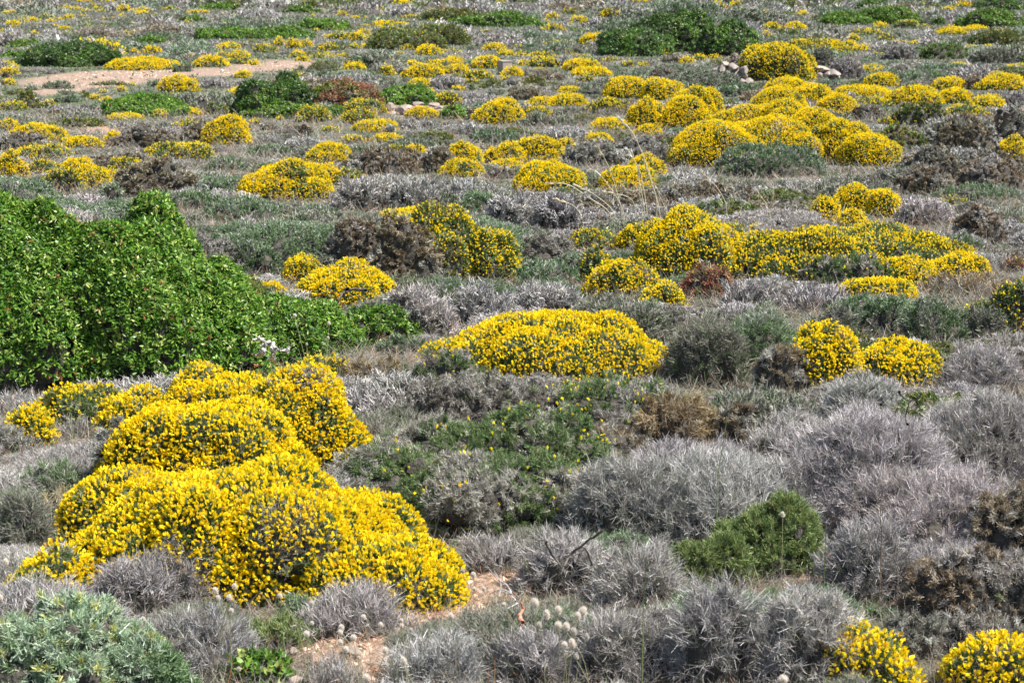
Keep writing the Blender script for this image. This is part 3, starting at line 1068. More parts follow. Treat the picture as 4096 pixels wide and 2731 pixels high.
# ground sheet
def build_ground():
    ys = np.concatenate([np.linspace(-60, 2, 12), np.arange(2.2, 9, .12), np.arange(9, 30, .3), np.arange(30, 60, .6), np.arange(60, 150, 1.6), np.geomspace(152, 900, 40)])
    nx = 261
    k = np.linspace(-1, 1, nx)
    verts = []
    for y in ys:
        w = max(14, abs(y) * 1.0 + 6)
        x = np.sign(k) * (np.abs(k) ** 1.35) * w
        z = ground(x, np.full(nx, y)) + RNG.normal(0, .006, nx)
        verts.append(np.stack([x, np.full(nx, y), z], 1))
    V = np.array(verts); ny = len(ys)
    i = np.arange(ny * nx).reshape(ny, nx)
    F = np.stack([i[:-1, :-1], i[:-1, 1:], i[1:, 1:], i[1:, :-1]], -1).reshape(-1, 4)
    me = bpy.data.meshes.new("ground")
    V = V.reshape(-1, 3)
    me.vertices.add(len(V)); me.vertices.foreach_set("co", V.astype(np.float32).ravel())
    me.loops.add(F.size); me.loops.foreach_set("vertex_index", F.astype(np.int32).ravel())
    me.polygons.add(len(F)); me.polygons.foreach_set("loop_start", (np.arange(len(F)) * 4).astype(np.int32))
    me.update(calc_edges=True)
    at = me.attributes.new("bare", 'FLOAT', 'POINT')
    bv = bareness(V[:, 0], V[:, 1])
    near = np.clip((7.0 - V[:, 1]) / 2, 0, 1) * .25
    at.data.foreach_set("value", np.maximum(bv, near).astype(np.float32))
    for p in me.polygons: p.use_smooth = True
    me.materials.append(mat_ground())
    o = link(bpy.data.objects.new("ground", me)); o["kind"] = "structure"
build_ground()

# ------------------------------------------------------------------ the plants read from the photograph
CELL = 8
GW, GH = 4096 // CELL, 2731 // CELL + 1
front = np.full((GH, GW), np.inf)         # distance of the nearest plant placed so far, per cell
def cells(x0, y0, x1, y1):
    i0, i1 = max(0, int(x0 / CELL)), min(GW, int(x1 / CELL) + 1)
    j0, j1 = max(0, int(y0 / CELL)), min(GH, int(y1 / CELL) + 1)
    if i1 <= i0 or j1 <= j0: return None
    X, Y = np.meshgrid((np.arange(i0, i1) + .5) * CELL, (np.arange(j0, j1) + .5) * CELL)
    cx, w = (x0 + x1) / 2, (x1 - x0) / 2
    m = np.abs((X - cx) / w) ** 3 + np.abs((Y - y1) / (y1 - y0)) ** 3 < 1
    return slice(j0, j1), slice(i0, i1), m

WORDS = {'Y': 'yellow flowering broom', 'y': 'half flowered yellow-green broom', 'O': 'dark green broom', 'M': 'olive green broom', 'N': 'brown dead broom', 'S': 'grey dead broom',
         'T': 'tan dry tussock', 'G': 'grey twiggy cushion', 'H': 'dark grey-green cushion', 'E': 'soft green thyme cushion', 'B': 'bright green thyme cushion',
         'L': 'bright green evergreen bush', 'D': 'dark green evergreen bush', 'Q': 'reddish evergreen bush', 'R': 'rusty tangle', 'A': 'blue-green plant'}
def region(px, py):
    h = ('left', 'middle', 'right')[min(2, max(0, int(px / 1366)))]
    if py < 200: return 'high on far %s slope' % h
    if py < 450: return 'lower on far %s slope' % h
    if py < 800: return 'in the %s middle distance' % h
    if py < 1400: return 'behind %s foreground shrubs' % h
    return 'among %s foreground shrubs' % h

plants = parse_plants()
PLACED = []
for (kd, x0, y0, x1, y1, o, label) in plants:
    C, a, b, c = fit(x0, y0, x1, y1)
    _, _, dep = project(C)
    u = dep / FPX * 4
    wpx = (x1 - x0) / 4
    grp = None
    if not label:
        label = 'small %s %s' % (WORDS[kd], region((x0 + x1) / 2, y1))
        grp = 'small %ss %s' % (WORDS[kd], region((x0 + x1) / 2, y1))
    elif kd in 'YyOM': grp = 'broom shrubs on the slope'
    elif kd in 'GHEB': grp = 'thyme and grey cushions on the slope'
    K = KIND[kd]
    cov = 1.0
    sink = -.02 if a > .1 else 0
    parts = None
    if 'more' in o:
        parts = [(0, 0, 0, a, b, c)]
        for bx in o['more']:
            C2, a2, b2, c2 = fit(*bx)
            parts.append((C2[0] - C[0], C2[1] - C[1], C2[2] - C[2], a2, b2, c2))
            PLACED.append((C2[0], C2[1], a2, b2))
            dp = project(C2)[2]; cc = cells(*bx)
            if cc is not None:
                sj, si, m = cc; f = front[sj, si]; f[m] = np.minimum(f[m], dp)
    build_shrub(kd, (C[0], C[1], C[2] + sink), a, b, c, u, 0 if parts else RNG.uniform(-.25, .25), label, grp,
                fl=float(o['d']) if 'd' in o else (.25 if 'p' in o else None), px=wpx, cov=cov,
                mix=float(o['mix']) if 'mix' in o else None, parts=parts)
    PLACED.append((C[0], C[1], a, b))
    cc = cells(x0, y0, x1, y1)
    if cc is not None:
        sj, si, m = cc
        f = front[sj, si]; f[m] = np.minimum(f[m], dep)
PL = np.array(PLACED)
for cx, cy, rx, ry in BARE:                # keep the view of the bare soil open too
    (pl, yn, dep), (_, yf, _) = project((cx - rx, cy - ry, ground(cx, cy - ry))), project((cx, cy + ry, ground(cx, cy + ry)))
    pr = project((cx + rx, cy - ry, ground(cx, cy - ry)))[0]
    cc = cells(pl, yf, pr, yn + 4)
    if cc is not None:
        sj, si, m = cc; f = front[sj, si]; f[m] = np.minimum(f[m], dep)
print("placed", len(plants))

# ------------------------------------------------------------------ the low scrub between them
BINS = [(0, 7, 5.5), (7, 12, 9), (12, 20, 15), (20, 34, 26), (34, 58, 44), (58, 200, 80)]
TEMPL = {}
def template(kind, bi, v, big=0, far=0):
    key = (kind, bi, v, big, far)
    if key not in TEMPL:
        D = BINS[bi][2]; u = D / FPX * 4
        a = (.26, .30, .34, .42, .55, .8)[bi] * (1, 1.9)[big]
        K = KIND[kind]
        L, fol, flw = shrub_batches(kind, a, a * .9, a * .62, u * (1, 1, 1, 1.15, 1.25, 1.3)[bi] * (1, 1.25)[far], None if kind in 'Yy' else 0, (1.3, 1.2, 1, .8, .65, .6)[bi] * (1, .5)[far])
        TEMPL[key] = (a, L, fol, flw)
    return TEMPL[key]
TMESH = {}
def tmesh(kind, bi, v, big=0):
    key = (kind, bi, v, big)
    if key not in TMESH:
        a, L, fol, flw = template(kind, bi, v, big)
        K = KIND[kind]
        if bi <= 2:
            ms = [('twigs' if K['build'] == 'twig' else 'foliage', mesh_from('foliage', fol, [fmat(kind)]))]
            if flw: ms.append(('flowers', mesh_from('flowers', flw, [M_PETAL])))
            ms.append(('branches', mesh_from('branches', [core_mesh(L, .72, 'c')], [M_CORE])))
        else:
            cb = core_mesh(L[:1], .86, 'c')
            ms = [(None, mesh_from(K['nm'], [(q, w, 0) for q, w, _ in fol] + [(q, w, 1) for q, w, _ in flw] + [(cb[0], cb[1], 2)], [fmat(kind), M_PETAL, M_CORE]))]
        TMESH[key] = ms
    return TMESH[key]

cand = []
y = 3.0
while y < 150:
    s = .18 + .0115 * y - .0025 * max(0, y - 30)
    w = .2568 * y * 1.12 + .5
    x = -w + RNG.uniform(0, s)
    while x < w:
        cand.append((x + RNG.uniform(-.5, .5) * s, y + RNG.uniform(-.9, .9) * s, s)); x += s
    y += s * .95
cand = np.array(cand)
RNG.shuffle(cand)
cand = cand[np.argsort(cand[:, 1] // 4, kind='stable')]
kn = smooth_noise(np.stack([cand[:, 0], cand[:, 1] * .8, cand[:, 0] * 0], 1), 1.1, 5)
kn2 = smooth_noise(np.stack([cand[:, 0], cand[:, 1] * .6, cand[:, 0] * 0], 1), .28, 11)
bv = bareness(cand[:, 0], cand[:, 1])
keepers = []
for (x, y, s), n1, n2, bb in zip(cand, kn, kn2, bv):
    if bb > .25: continue
    r = RNG.random()
    g = n1 + n2 * .6 + RNG.normal(0, .35)
    if g > (1.2 if y < 9 else .35): kd = 'E'
    elif g > (.6 if y < 9 else -.05): kd = 'H'
    elif g < -1.25: kd = 'N'
    elif g < -1.0: kd = 'M'
    else: kd = 'G'
    if y > 30 and r < .05: kd = 'Y' if r < .03 else 'y'
    if kd == 'G' and r > .90: kd = 'S'
    if kd == 'G' and r < .12: kd = 'H'
    a = s * (RNG.uniform(.8, 1.35) if y < 10 else RNG.choice([.5, .8, 1.1, 1.7], p=[.35, .35, .2, .1]) * RNG.uniform(.8, 1.2))
    if kd in 'Yy': a *= .5
    c = a * (RNG.uniform(.36, .6) if y < 10 else RNG.uniform(.32, .6))
    # inside the foot of a placed plant?
    q = ((PL[:, 0] - x) / (PL[:, 2] * .85 + a * .2)) ** 2 + ((PL[:, 1] - y) / (PL[:, 3] * .85 + a * .2)) ** 2
    if q.min() < 1: continue
    ok = False
    z = float(ground(x, y))
    for sc in (1.0, .75, .55, .4, .28, .2):
        _, yb, dep = project((x, y - a * sc * .8, z)); px, yt, dep = project((x, y, z + c * sc * 1.05))
        ww = a * sc * FPX / dep
        cc = cells(px - ww, yt, px + ww, yb)
        if cc is None: ok = (y < 8); break
        sj, si, m = cc
        if m.sum() == 0: ok = True; break
        f = front[sj, si][m]
        if (f > 1e8).all() or ((f < 1e8) & (f > dep + .05)).mean() < (.05 if dep > 12 else .10):
            ok = True; break
    if not ok: continue
    if (f < dep).mean() > .97 and dep > 6 and RNG.random() < .5: continue
    a *= sc; c *= sc
    keepers.append((kd, x, y, z, a, c, a / dep))
print("scrub", len(keepers), "of", len(cand))

CATS = {}
keepers.sort(key=lambda k: -k[6])
rest = []
NUM = {}
lim = {'G': 300, 'H': 300, 'S': 80, 'E': 300, 'N': 100, 'M': 60, 'Y': 110, 'y': 60}
# one kind = one name; thyme_shrub, dry_thyme_shrub and dead_broom_shrub stay under 300 together
budget = {}
for (kd, x, y, z, a, c, r) in keepers:
    K = KIND[kd]
    nm = K['nm']
    NUM.setdefault(nm, sum(1 for p in plants if KIND[p[0]]['nm'] == nm))
    if NUM[nm] >= 298:
        rest.append((kd, x, y, z, a, c)); continue
    NUM[nm] += 1
    bi = next(i for i, q in enumerate(BINS) if q[0] <= y < q[1])
    v = int(RNG.integers(0, 4 if bi < 3 else 5))
    big = int(a > 1.4 * (.26, .30, .34, .42, .55, .8)[bi])
    if big: v = v % 2
    ms = tmesh(kd, bi, v, big)
    ta = TEMPL[(kd, bi, v, big, 0)][0]
    ppx, ppy, _ = project((x, y, z))
    reg = region(ppx, ppy)
    label = 'low %s filling the gaps %s' % (WORDS[kd], reg)
    sc = a / ta
    if ms[0][0] is None: o = link(bpy.data.objects.new(nm, ms[0][1]))
    else:
        o = link(bpy.data.objects.new(nm, None)); o.empty_display_size = .1
        for pn, me in ms: link(bpy.data.objects.new(pn, me), o)
    o.location = (x, y, z - .01)
    o.rotation_euler = (0, 0, RNG.uniform(0, 6.28))
    o.scale = (sc, sc, min(sc * 1.5, c / (ta * .62)))
    tag(o, label, K['cat'], 'low %ss %s' % (WORDS[kd], reg))
print("individual scrub", {k: v for k, v in NUM.items()}, "rest", len(rest))
# everything past that: one object of low far scrub
if rest:
    byk = {}
    for (kd, x, y, z, a, c) in rest:
        bi = next(i for i, q in enumerate(BINS) if q[0] <= y < q[1])
        v = int(RNG.integers(0, 3))
        big = int(a > 1.4 * (.26, .30, .34, .42, .55, .8)[bi])
        ta, L, fol, flw = template(kd, bi, v % 2 if big else v, big, 1)
        th = RNG.uniform(0, 6.28); s = a / ta; sz = c / (ta * .62)
        R = np.array([[math.cos(th), -math.sin(th), 0], [math.sin(th), math.cos(th), 0], [0, 0, 1]])
        cb = core_mesh(L[:1], .86, 'c')
        mi = 1 if fmat(kd) is M_TWIG else 0
        for V, cc, k in fol: byk.setdefault((V.shape[1], mi), []).append((V * np.array([s, s, sz]) @ R.T + np.array([x, y, z]), cc))
        for V, cc, k in flw: byk.setdefault((V.shape[1], 2), []).append((V * np.array([s, s, sz]) @ R.T + np.array([x, y, z]), cc))
        byk.setdefault((4, 3), []).append((cb[0] * np.array([s, s, sz]) @ R.T + np.array([x, y, z]), cb[1]))
    bt = [(np.concatenate([q[0] for q in v]), np.concatenate([q[1] for q in v]), k[1]) for k, v in byk.items()]
    o = link(bpy.data.objects.new("low_scrub", mesh_from("low_scrub", bt, [M_NEEDLE, M_TWIG, M_PETAL, M_CORE])))
    tag(o, "low grey and green scrub covering the far slope between the shrubs", "scrub"); o["kind"] = "stuff"
# small dry tufts on the ground between the shrubs (close range) and fallen litter
def ground_tufts():
    P, D, Ls, W, Cc = [], [], [], [], []
    n = 150000
    yy = 3.0 + 20 * RNG.random(n) ** 1.7; xx = RNG.uniform(-1, 1, n) * (.26 * yy * 1.1 + .4)
    bb = bareness(xx, yy)
    keep = RNG.random(n) < np.where(bb > .3, .5, .8)
    xx, yy, bb = xx[keep], yy[keep], bb[keep]; n = len(xx)
    u = yy / FPX * 4
    base = np.stack([xx, yy, ground(xx, yy)], 1)
    k = 5
    thin = RNG.random(n) < np.clip(1.5 - yy / 14, .25, 1)
    base = base[thin]; u = u[thin]; bb = bb[thin]; n = len(base)
    idx = np.repeat(np.arange(n), k); m = len(idx)
    d = norm(np.stack([RNG.normal(0, .8, m), RNG.normal(0, .8, m), np.abs(RNG.normal(.5, .4, m))], 1))
    L = RNG.uniform(.012, .04, m) * (1 + u[idx] * 100) * np.where(bb[idx] > .3, 1, 1.9)
    c = np.where((bb[idx] > .3)[:, None], np.array([[.42, .25, .15]]), np.array([[.27, .24, .20]])) * RNG.uniform(.5, 1.5, (m, 1))
    q = RNG.random((m, 1)); c = np.where(q < .06, np.array([[.45, .2, .1]]), c); c = np.where(q > .93, np.array([[.13, .2, .06]]), c)
    V = blades(base[idx] + np.stack([RNG.normal(0, .02, m), RNG.normal(0, .02, m), np.zeros(m)], 1), d, L, np.maximum(.0016, .55 * u[idx]), .4)
    # farther out the same cover is seen as short grey and green tufts
    n = 110000
    yy = 16 + 110 * RNG.random(n) ** 1.35; xx = RNG.uniform(-1, 1, n) * (.26 * yy * 1.1 + .4)
    bb = bareness(xx, yy); kp = (bb < .3) | (RNG.random(n) < .1); xx, yy = xx[kp], yy[kp]; n = len(xx); u = yy / FPX * 4
    B2 = np.stack([xx, yy, ground(xx, yy)], 1); idx = np.repeat(np.arange(n), 3); m = len(idx)
    d = norm(np.stack([RNG.normal(0, .7, m), RNG.normal(0, .7, m), np.abs(RNG.normal(.7, .4, m))], 1))
    g = smooth_noise(B2 * [1, .7, 0], .5, 77)[idx] + RNG.normal(0, .5, m)
    c2 = np.where((g > .25)[:, None], np.array([[.13, .18, .075]]), np.array([[.25, .235, .205]])) * RNG.uniform(.7, 1.25, (m, 1))
    V2 = blades(B2[idx] + np.stack([RNG.normal(0, 1, m), RNG.normal(0, 1, m), np.zeros(m)], 1) * u[idx][:, None] * 1.5, d, u[idx] * RNG.uniform(1.5, 3.5, m), u[idx] * 1.0, .5)
    o = link(bpy.data.objects.new("dry_grass", mesh_from("dry_grass", [(V, c, 0), (V2, c2, 0)], [M_NEEDLE])))
    tag(o, "thin dry reddish grass and litter on the bare soil between shrubs", "dry grass"); o["kind"] = "stuff"
ground_tufts()

# ------------------------------------------------------------------ stones
def rock_mesh(name, sx, sy, sz, m, seed):
    import bmesh
    r = random.Random(seed)
    bm = bmesh.new()
    bmesh.ops.create_icosphere(bm, subdivisions=3, radius=1)
    pl = []
    for _ in range(11):
        v = mathutils.Vector((r.gauss(0, 1), r.gauss(0, 1), r.gauss(0, 1))).normalized(); pl.append((v, r.uniform(.55, .85)))
    for v in bm.verts:
        for n_, d in pl:
            q = v.co.dot(n_)
            if q > d: v.co -= n_ * (q - d)
        v.co += v.co * (math.sin(v.co.x * 7 + seed) * math.sin(v.co.y * 6) * .05 + r.uniform(-.012, .012))
        v.co.x *= sx; v.co.y *= sy; v.co.z *= sz
    me = bpy.data.meshes.new(name); bm.to_mesh(me); bm.free()
    me.materials.append(m); return me
def rock_box(view, x0, y0, x1, y1, m, seed, name='rock', label=None, parent=None, group=None, back=0.0):
    s, ox, oy = VIEWS[view]
    x0, x1 = x0 / s + ox, x1 / s + ox; y0, y1 = y0 / s + oy, y1 / s + oy
    F = hit((x0 + x1) / 2, y1); dep = project(F)[2]
    a = (x1 - x0) / 2 * dep / FPX; h = (y1 - y0) * dep / FPX
    me = rock_mesh(name, a * 1.15, a * .8, max(h * .58, a * .18), m, seed)
    o = bpy.data.objects.new(name, me)
    link(o, parent)
    P = (F[0], F[1] + a * .7, F[2] + h * .45)
    o.location = P if parent is None else tuple(np.array(P) - np.array(parent.location))
    o.rotation_euler = (0, 0, seed * 1.3)
    if label: tag(o, label, 'rock', group)
    return o
RK = [('2', 325, 690, 385, 752, M_ROCK, 'upright lumpy pale pink rock at the left of the rock row'),
      ('2', 375, 715, 480, 772, M_ROCK, 'pale flat rock lying lowest in the rock row'),
      ('2', 495, 683, 592, 716, M_ROCKG, 'long dark sided slab with a pale end, highest in the rock row'),
      ('2', 400, 708, 520, 735, M_ROCK, 'cream coloured rock behind the lowest flat one'),
      ('2', 500, 712, 570, 730, M_ROCKR, 'pinkish flat stone under the dark sided slab'),
      ('2', 600, 690, 690, 722, M_ROCK, 'brownish flat rock right of the dark sided slab'),
      ('2', 640, 715, 720, 735, M_ROCK, 'thin pale stone between the golden broom and the leafy weed'),
      ('2', 735, 665, 790, 702, M_ROCK, 'pale round rock under the yellow broom at the right of the rock row'),
      ('2', 745, 710, 805, 750, M_ROCK, 'whitish rock half behind the leafy green weed'),
      ('2', 1610, 568, 1700, 592, M_ROCK, 'flat pale stone on the soil left of the big broom group'),
      ('2', 262, 440, 305, 462, M_WHITE, 'small bright white stone left of the upright golden broom'),
      ('1', 625, 855, 690, 878, M_ROCK, 'pinkish stone, left of the thin stone row at the left'),
      ('1', 790, 855, 850, 872, M_ROCK, 'pale stone in the middle of the thin stone row at the left'),
      ('1', 850, 858, 905, 882, M_ROCK, 'pale stone at the right end of the thin stone row at the left'),
      ('1', 420, 868, 470, 890, M_ROCK, 'pale stone right of the broad yellow broom near the left edge'),
      ('1', 1480, 467, 1505, 482, M_WHITE, 'tiny white stone on the clearing under the golden broom'),
      ('1', 1010, 475, 1040, 488, M_ROCK, 'small pale stone on the clearing under the long yellow bank'),
      ('1', 950, 478, 985, 492, M_ROCKR, 'small rusty stone on the clearing beneath the long yellow bank'),
      ('1', 370, 478, 400, 492, M_ROCK, 'small pale stone on the left part of the pink clearing'),
      ('1', 620, 500, 645, 512, M_WHITE, 'very small whitish stone in the middle of the pink clearing'),
      ('3', 865, 232, 892, 250, M_ROCKR, 'pink stone on the skyline of the yellow speckled ridge'),
      ('3', 905, 228, 932, 244, M_ROCKR, 'red stone beside the pink one above the speckled ridge'),
      ('3', 1005, 590, 1055, 618, M_ROCK, 'pink-brown stone left of the flat bright yellow broom'),
      ('8', 20, 1395, 120, 1450, M_ROCK, 'pale pink stone on the soil at the bottom left of centre'),
      ('7', 1340, 1530, 1430, 1600, M_ROCK, 'pinkish stone cut by the bottom edge'),
      ('7', 1350, 1405, 1410, 1440, M_ROCK, 'small pinkish stone beside the leafy dark weed')]
for i, (vw, x0, y0, x1, y1, m, lb) in enumerate(RK):
    rock_box(vw, x0, y0, x1, y1, m, i + 3, label=lb, group='loose stones on the ground')

# pebbles nobody would count, on the bare patches
def pebbles():
    vs = []
    base = np.array([[0,0,1],[1,0,0],[0,1,0],[-1,0,0],[0,-1,0]], float)
    tri = [(0,1,2),(0,2,3),(0,3,4),(0,4,1)]
    out = []; cols = []
    for cx, cy, rx, ry in BARE:
        n = int(min(900, 160 * rx * ry * (12 if cy < 9 else .9) + 60))
        t = RNG.uniform(0, 6.28, n); r = np.sqrt(RNG.random(n))
        x = cx + rx * r * np.cos(t); yv = cy + ry * r * np.sin(t)
        u = yv / FPX * 4
        s = np.maximum(RNG.gamma(2, .0035, n), u * RNG.uniform(.5, 1.5, n))[:, None, None]
        z = ground(x, yv)
        B = base[None] * s * RNG.uniform(.6, 1.3, (n, 5, 1)) * np.array([1, 1, .6]) + np.stack([x, yv, z - .001], 1)[:, None]
        c = np.array([.42, .30, .23]) * RNG.uniform(.5, 1.6, (n, 1)) * np.array([1, 1, 1])
        for tr_ in tri: out.append(B[:, tr_]); cols.append(c)
    o = link(bpy.data.objects.new("pebbles", mesh_from("pebbles", [(np.concatenate(out), np.concatenate(cols), 0)], [mat_attr("pebble", .9, 0, .2)])))
    tag(o, "small pinkish pebbles strewn over the bare soil", "pebbles"); o["kind"] = "stuff"
pebbles()

# broken dry stone walls below the large yellow-green dome
def wall(view, stones, label, x, y):
    s, ox, oy = VIEWS[view]
    F = hit(x / s + ox, y / s + oy)
    r = link(bpy.data.objects.new('stone_wall', None)); r.location = F
    tag(r, label, 'stone wall', 'broken stone walls')
    dep = project(F)[2]
    for i, (x0, y0, x1, y1, m, lab) in enumerate(stones):
        P = EYE + ray((x0 + x1) / 2 / s + ox, (y0 + y1) / 2 / s + oy) * dep
        a = (x1 - x0) / 2 / s * dep / FPX; h = (y1 - y0) / s * dep / FPX
        o = bpy.data.objects.new('stone', rock_mesh('stone', a * 1.2, a * .95 + .05, h * .64, m, i + 31)); link(o, r)
        o.location = tuple(P - F + np.array([0, RNG.uniform(-.04, .08), 0])); o.rotation_euler = (RNG.uniform(-.1, .1), RNG.uniform(-.12, .12), RNG.uniform(-.4, .4))
        if lab: o["label"] = lab
R_, G_, W_ = M_ROCK, M_ROCKG, M_WHITE
wall('3', [(130, 545, 200, 590, G_, ''), (150, 520, 215, 560, G_, ''), (185, 515, 250, 550, R_, ''), (190, 545, 270, 585, G_, ''), (255, 540, 330, 580, G_, ''),
           (262, 495, 325, 545, R_, ''), (262, 462, 315, 502, R_, 'pink topped upright stone'), (310, 500, 370, 555, G_, ''), (300, 440, 345, 500, G_, ''), (325, 415, 370, 460, R_, ''),
           (345, 480, 400, 530, G_, ''), (370, 520, 480, 555, G_, 'long flat grey stone'), (390, 545, 470, 575, G_, ''), (380, 470, 450, 520, G_, ''), (330, 545, 395, 580, G_, ''),
           (365, 430, 440, 480, G_, ''), (430, 490, 500, 530, G_, ''), (440, 440, 500, 495, G_, ''), (470, 530, 540, 570, G_, '')],
     'broken dark stone wall with a cave-like gap left of the large yellow-green dome', 330, 592)
wall('3', [(815, 490, 870, 520, W_, 'small bluish white stone'), (850, 500, 930, 535, G_, ''), (870, 465, 960, 500, R_, ''), (905, 445, 1000, 480, R_, 'jagged cream top stone'), (960, 450, 1045, 485, R_, ''),
           (920, 485, 1000, 530, G_, ''), (990, 480, 1060, 525, G_, ''), (1030, 470, 1115, 510, G_, ''), (1050, 500, 1120, 540, G_, ''), (880, 505, 960, 545, G_, '')],
     'broken stone wall with a bright jagged top between dome and silvery bare shrub', 960, 540)

# concrete block on the far slope
def block():
    import bmesh
    s, ox, oy = VIEWS['2']
    dep = project(hit(1130 / s + ox, 508 / s + oy))[2]
    T = EYE + ray(1125 / s + ox, 418 / s + oy) * (dep + .1)
    zb = float(ground(T[0], T[1]))
    w = 92 / s * dep / FPX; h = T[2] - zb
    bm = bmesh.new(); bmesh.ops.create_cube(bm, size=1)
    for v in bm.verts: v.co.x *= w * .78; v.co.y *= w * .9; v.co.z = (v.co.z + .5) * (h + .1) - .1
    bmesh.ops.bevel(bm, geom=list(bm.edges), offset=w * .03, segments=2, affect='EDGES')
    me = bpy.data.meshes.new('concrete_block'); bm.to_mesh(me); bm.free(); me.materials.append(M_CONC)
    o = link(bpy.data.objects.new('concrete_block', None)); o.location = (T[0], T[1] + .1, zb)
    o.rotation_euler = (0, 0, math.radians(24)); tag(o, 'square pale concrete block standing among golden brooms on the far slope', 'concrete block')
    link(bpy.data.objects.new('block_body', me), o)
    bm = bmesh.new(); bmesh.ops.create_cube(bm, size=1)
    for v in bm.verts: v.co.x *= w * .84; v.co.y *= w * .96; v.co.z = v.co.z * w * .08 + h + w * .04
    bmesh.ops.bevel(bm, geom=list(bm.edges), offset=w * .015, segments=2, affect='EDGES')
    me = bpy.data.meshes.new('top_slab'); bm.to_mesh(me); bm.free(); me.materials.append(M_CONC)
    link(bpy.data.objects.new('top_slab', me), o)
block()

# ------------------------------------------------------------------ tubes: stalks, dead wood
def tube_quads(pts, rad, sides=6):
    pts = np.array(pts, float); n = len(pts); rad = np.broadcast_to(rad, (n,))
    T = np.gradient(pts, axis=0); T = norm(T)
    A = norm(np.cross(T, np.array([.3, .1, 1.0]))); B = np.cross(T, A)
    th = np.linspace(0, 2 * math.pi, sides + 1)[:-1]
    R = pts[:, None] + (A[:, None] * np.cos(th)[None, :, None] + B[:, None] * np.sin(th)[None, :, None]) * rad[:, None, None]
    q = np.stack([R[:-1], np.roll(R[:-1], -1, 1), np.roll(R[1:], -1, 1), R[1:]], 2).reshape(-1, 4, 3)
    return q
def curve(pts, n=14):
    pts = np.array(pts, float)
    t = np.linspace(0, len(pts) - 1, n); i = np.minimum(t.astype(int), len(pts) - 2); f = (t - i)[:, None]
    P0 = pts[np.maximum(i - 1, 0)]; P1 = pts[i]; P2 = pts[i + 1]; P3 = pts[np.minimum(i + 2, len(pts) - 1)]
    return .5 * ((2 * P1) + (-P0 + P2) * f + (2 * P0 - 5 * P1 + 4 * P2 - P3) * f ** 2 + (-P0 + 3 * P1 - 3 * P2 + P3) * f ** 3)
def at(view, x, y, dep):
    s, ox, oy = view if isinstance(view, tuple) else VIEWS[view]
    return EYE + ray(x / s + ox, y / s + oy) * dep

# tall dry grass stalks
SV = (3.92, 2200, 450)
ST = [(SV, [(1105,115),(1290,315),(1450,650),(1600,1090),(1720,1568)], 10.6, 'tallest dry stalk with two white spikelets, leaning left over the yellow mound'),
      (SV, [(760,570),(920,850),(1040,1220),(1120,1568)], 10.5, 'straight dry stalk with brownish tip, left of the tallest one'),
      (SV, [(755,960),(850,1060),(1000,1260),(1150,1568)], 10.4, 'dry stalk with a white spikelet, shorter, crossing the straight one'),
      (SV, [(1220,600),(1330,760),(1430,1000),(1520,1568)], 10.7, 'dry stalk with a white tip just left of the tallest one'),
      (SV, [(1390,880),(1400,1250),(1440,1500)], 10.6, 'short upright dry stalk between the middle ones'),
      (SV, [(1480,780),(1600,1130),(1670,1400)], 10.7, 'dry stalk running close beside the tallest one'),
      (SV, [(0,1110),(280,1130),(600,1330),(930,1568)], 10.3, 'long arching dry stalk nodding far to the left'),
      (SV, [(430,1160),(700,1290),(1000,1568)], 10.4, 'dry stalk arching just above the long nodding one'),
      (SV, [(870,1250),(1210,1320),(1330,1480)], 10.4, 'short nearly horizontal dry blade among the stalks'),
      (SV, [(130,1370),(350,1450),(480,1600),(520,1750)], 10.2, 'thin brown stalk lowest on the left of the group'),
      (SV, [(1650,1170),(1760,1400),(1820,1568)], 10.6, 'dry stalk bending right at the foot of the tallest one'),
      (SV, [(1285,640),(1350,850),(1470,1460)], 10.7, 'feathery dry stalk behind the one with a white tip'),
      ('6', [(200,85),(290,170),(350,290)], 10.8, 'lone thin dry stalk right of the grass group'),
      ('6', [(570,210),(625,290),(650,390)], 9.8, 'pale spikelet stalk behind the long broom bank, left of a pair'),
      ('6', [(662,228),(645,300),(655,385)], 9.8, 'pale spikelet stalk behind the long broom bank, right of a pair'),
      ('4', [(1465,365),(1440,450),(1400,560)], 8.6, 'greenish grass stalk above the right slope of the mastic bush'),
      ('8', [(1455,970),(1450,1100),(1440,1240)], 4.4, 'thin green grass stem near the yellow-green sprigs'),
      ('9', [(975,690),(972,800),(978,880)], 5.2, 'thin dark dry stem in front of the great light grey hill'),
      ('9', [(715,850),(712,960),(708,1070)], 4.8, 'thin brown dry stem right of the round green thyme'),
      ('9', [(290,200),(250,330),(225,480),(205,620)], 5.6, 'long green grass stem left of the soft pale cushion')]
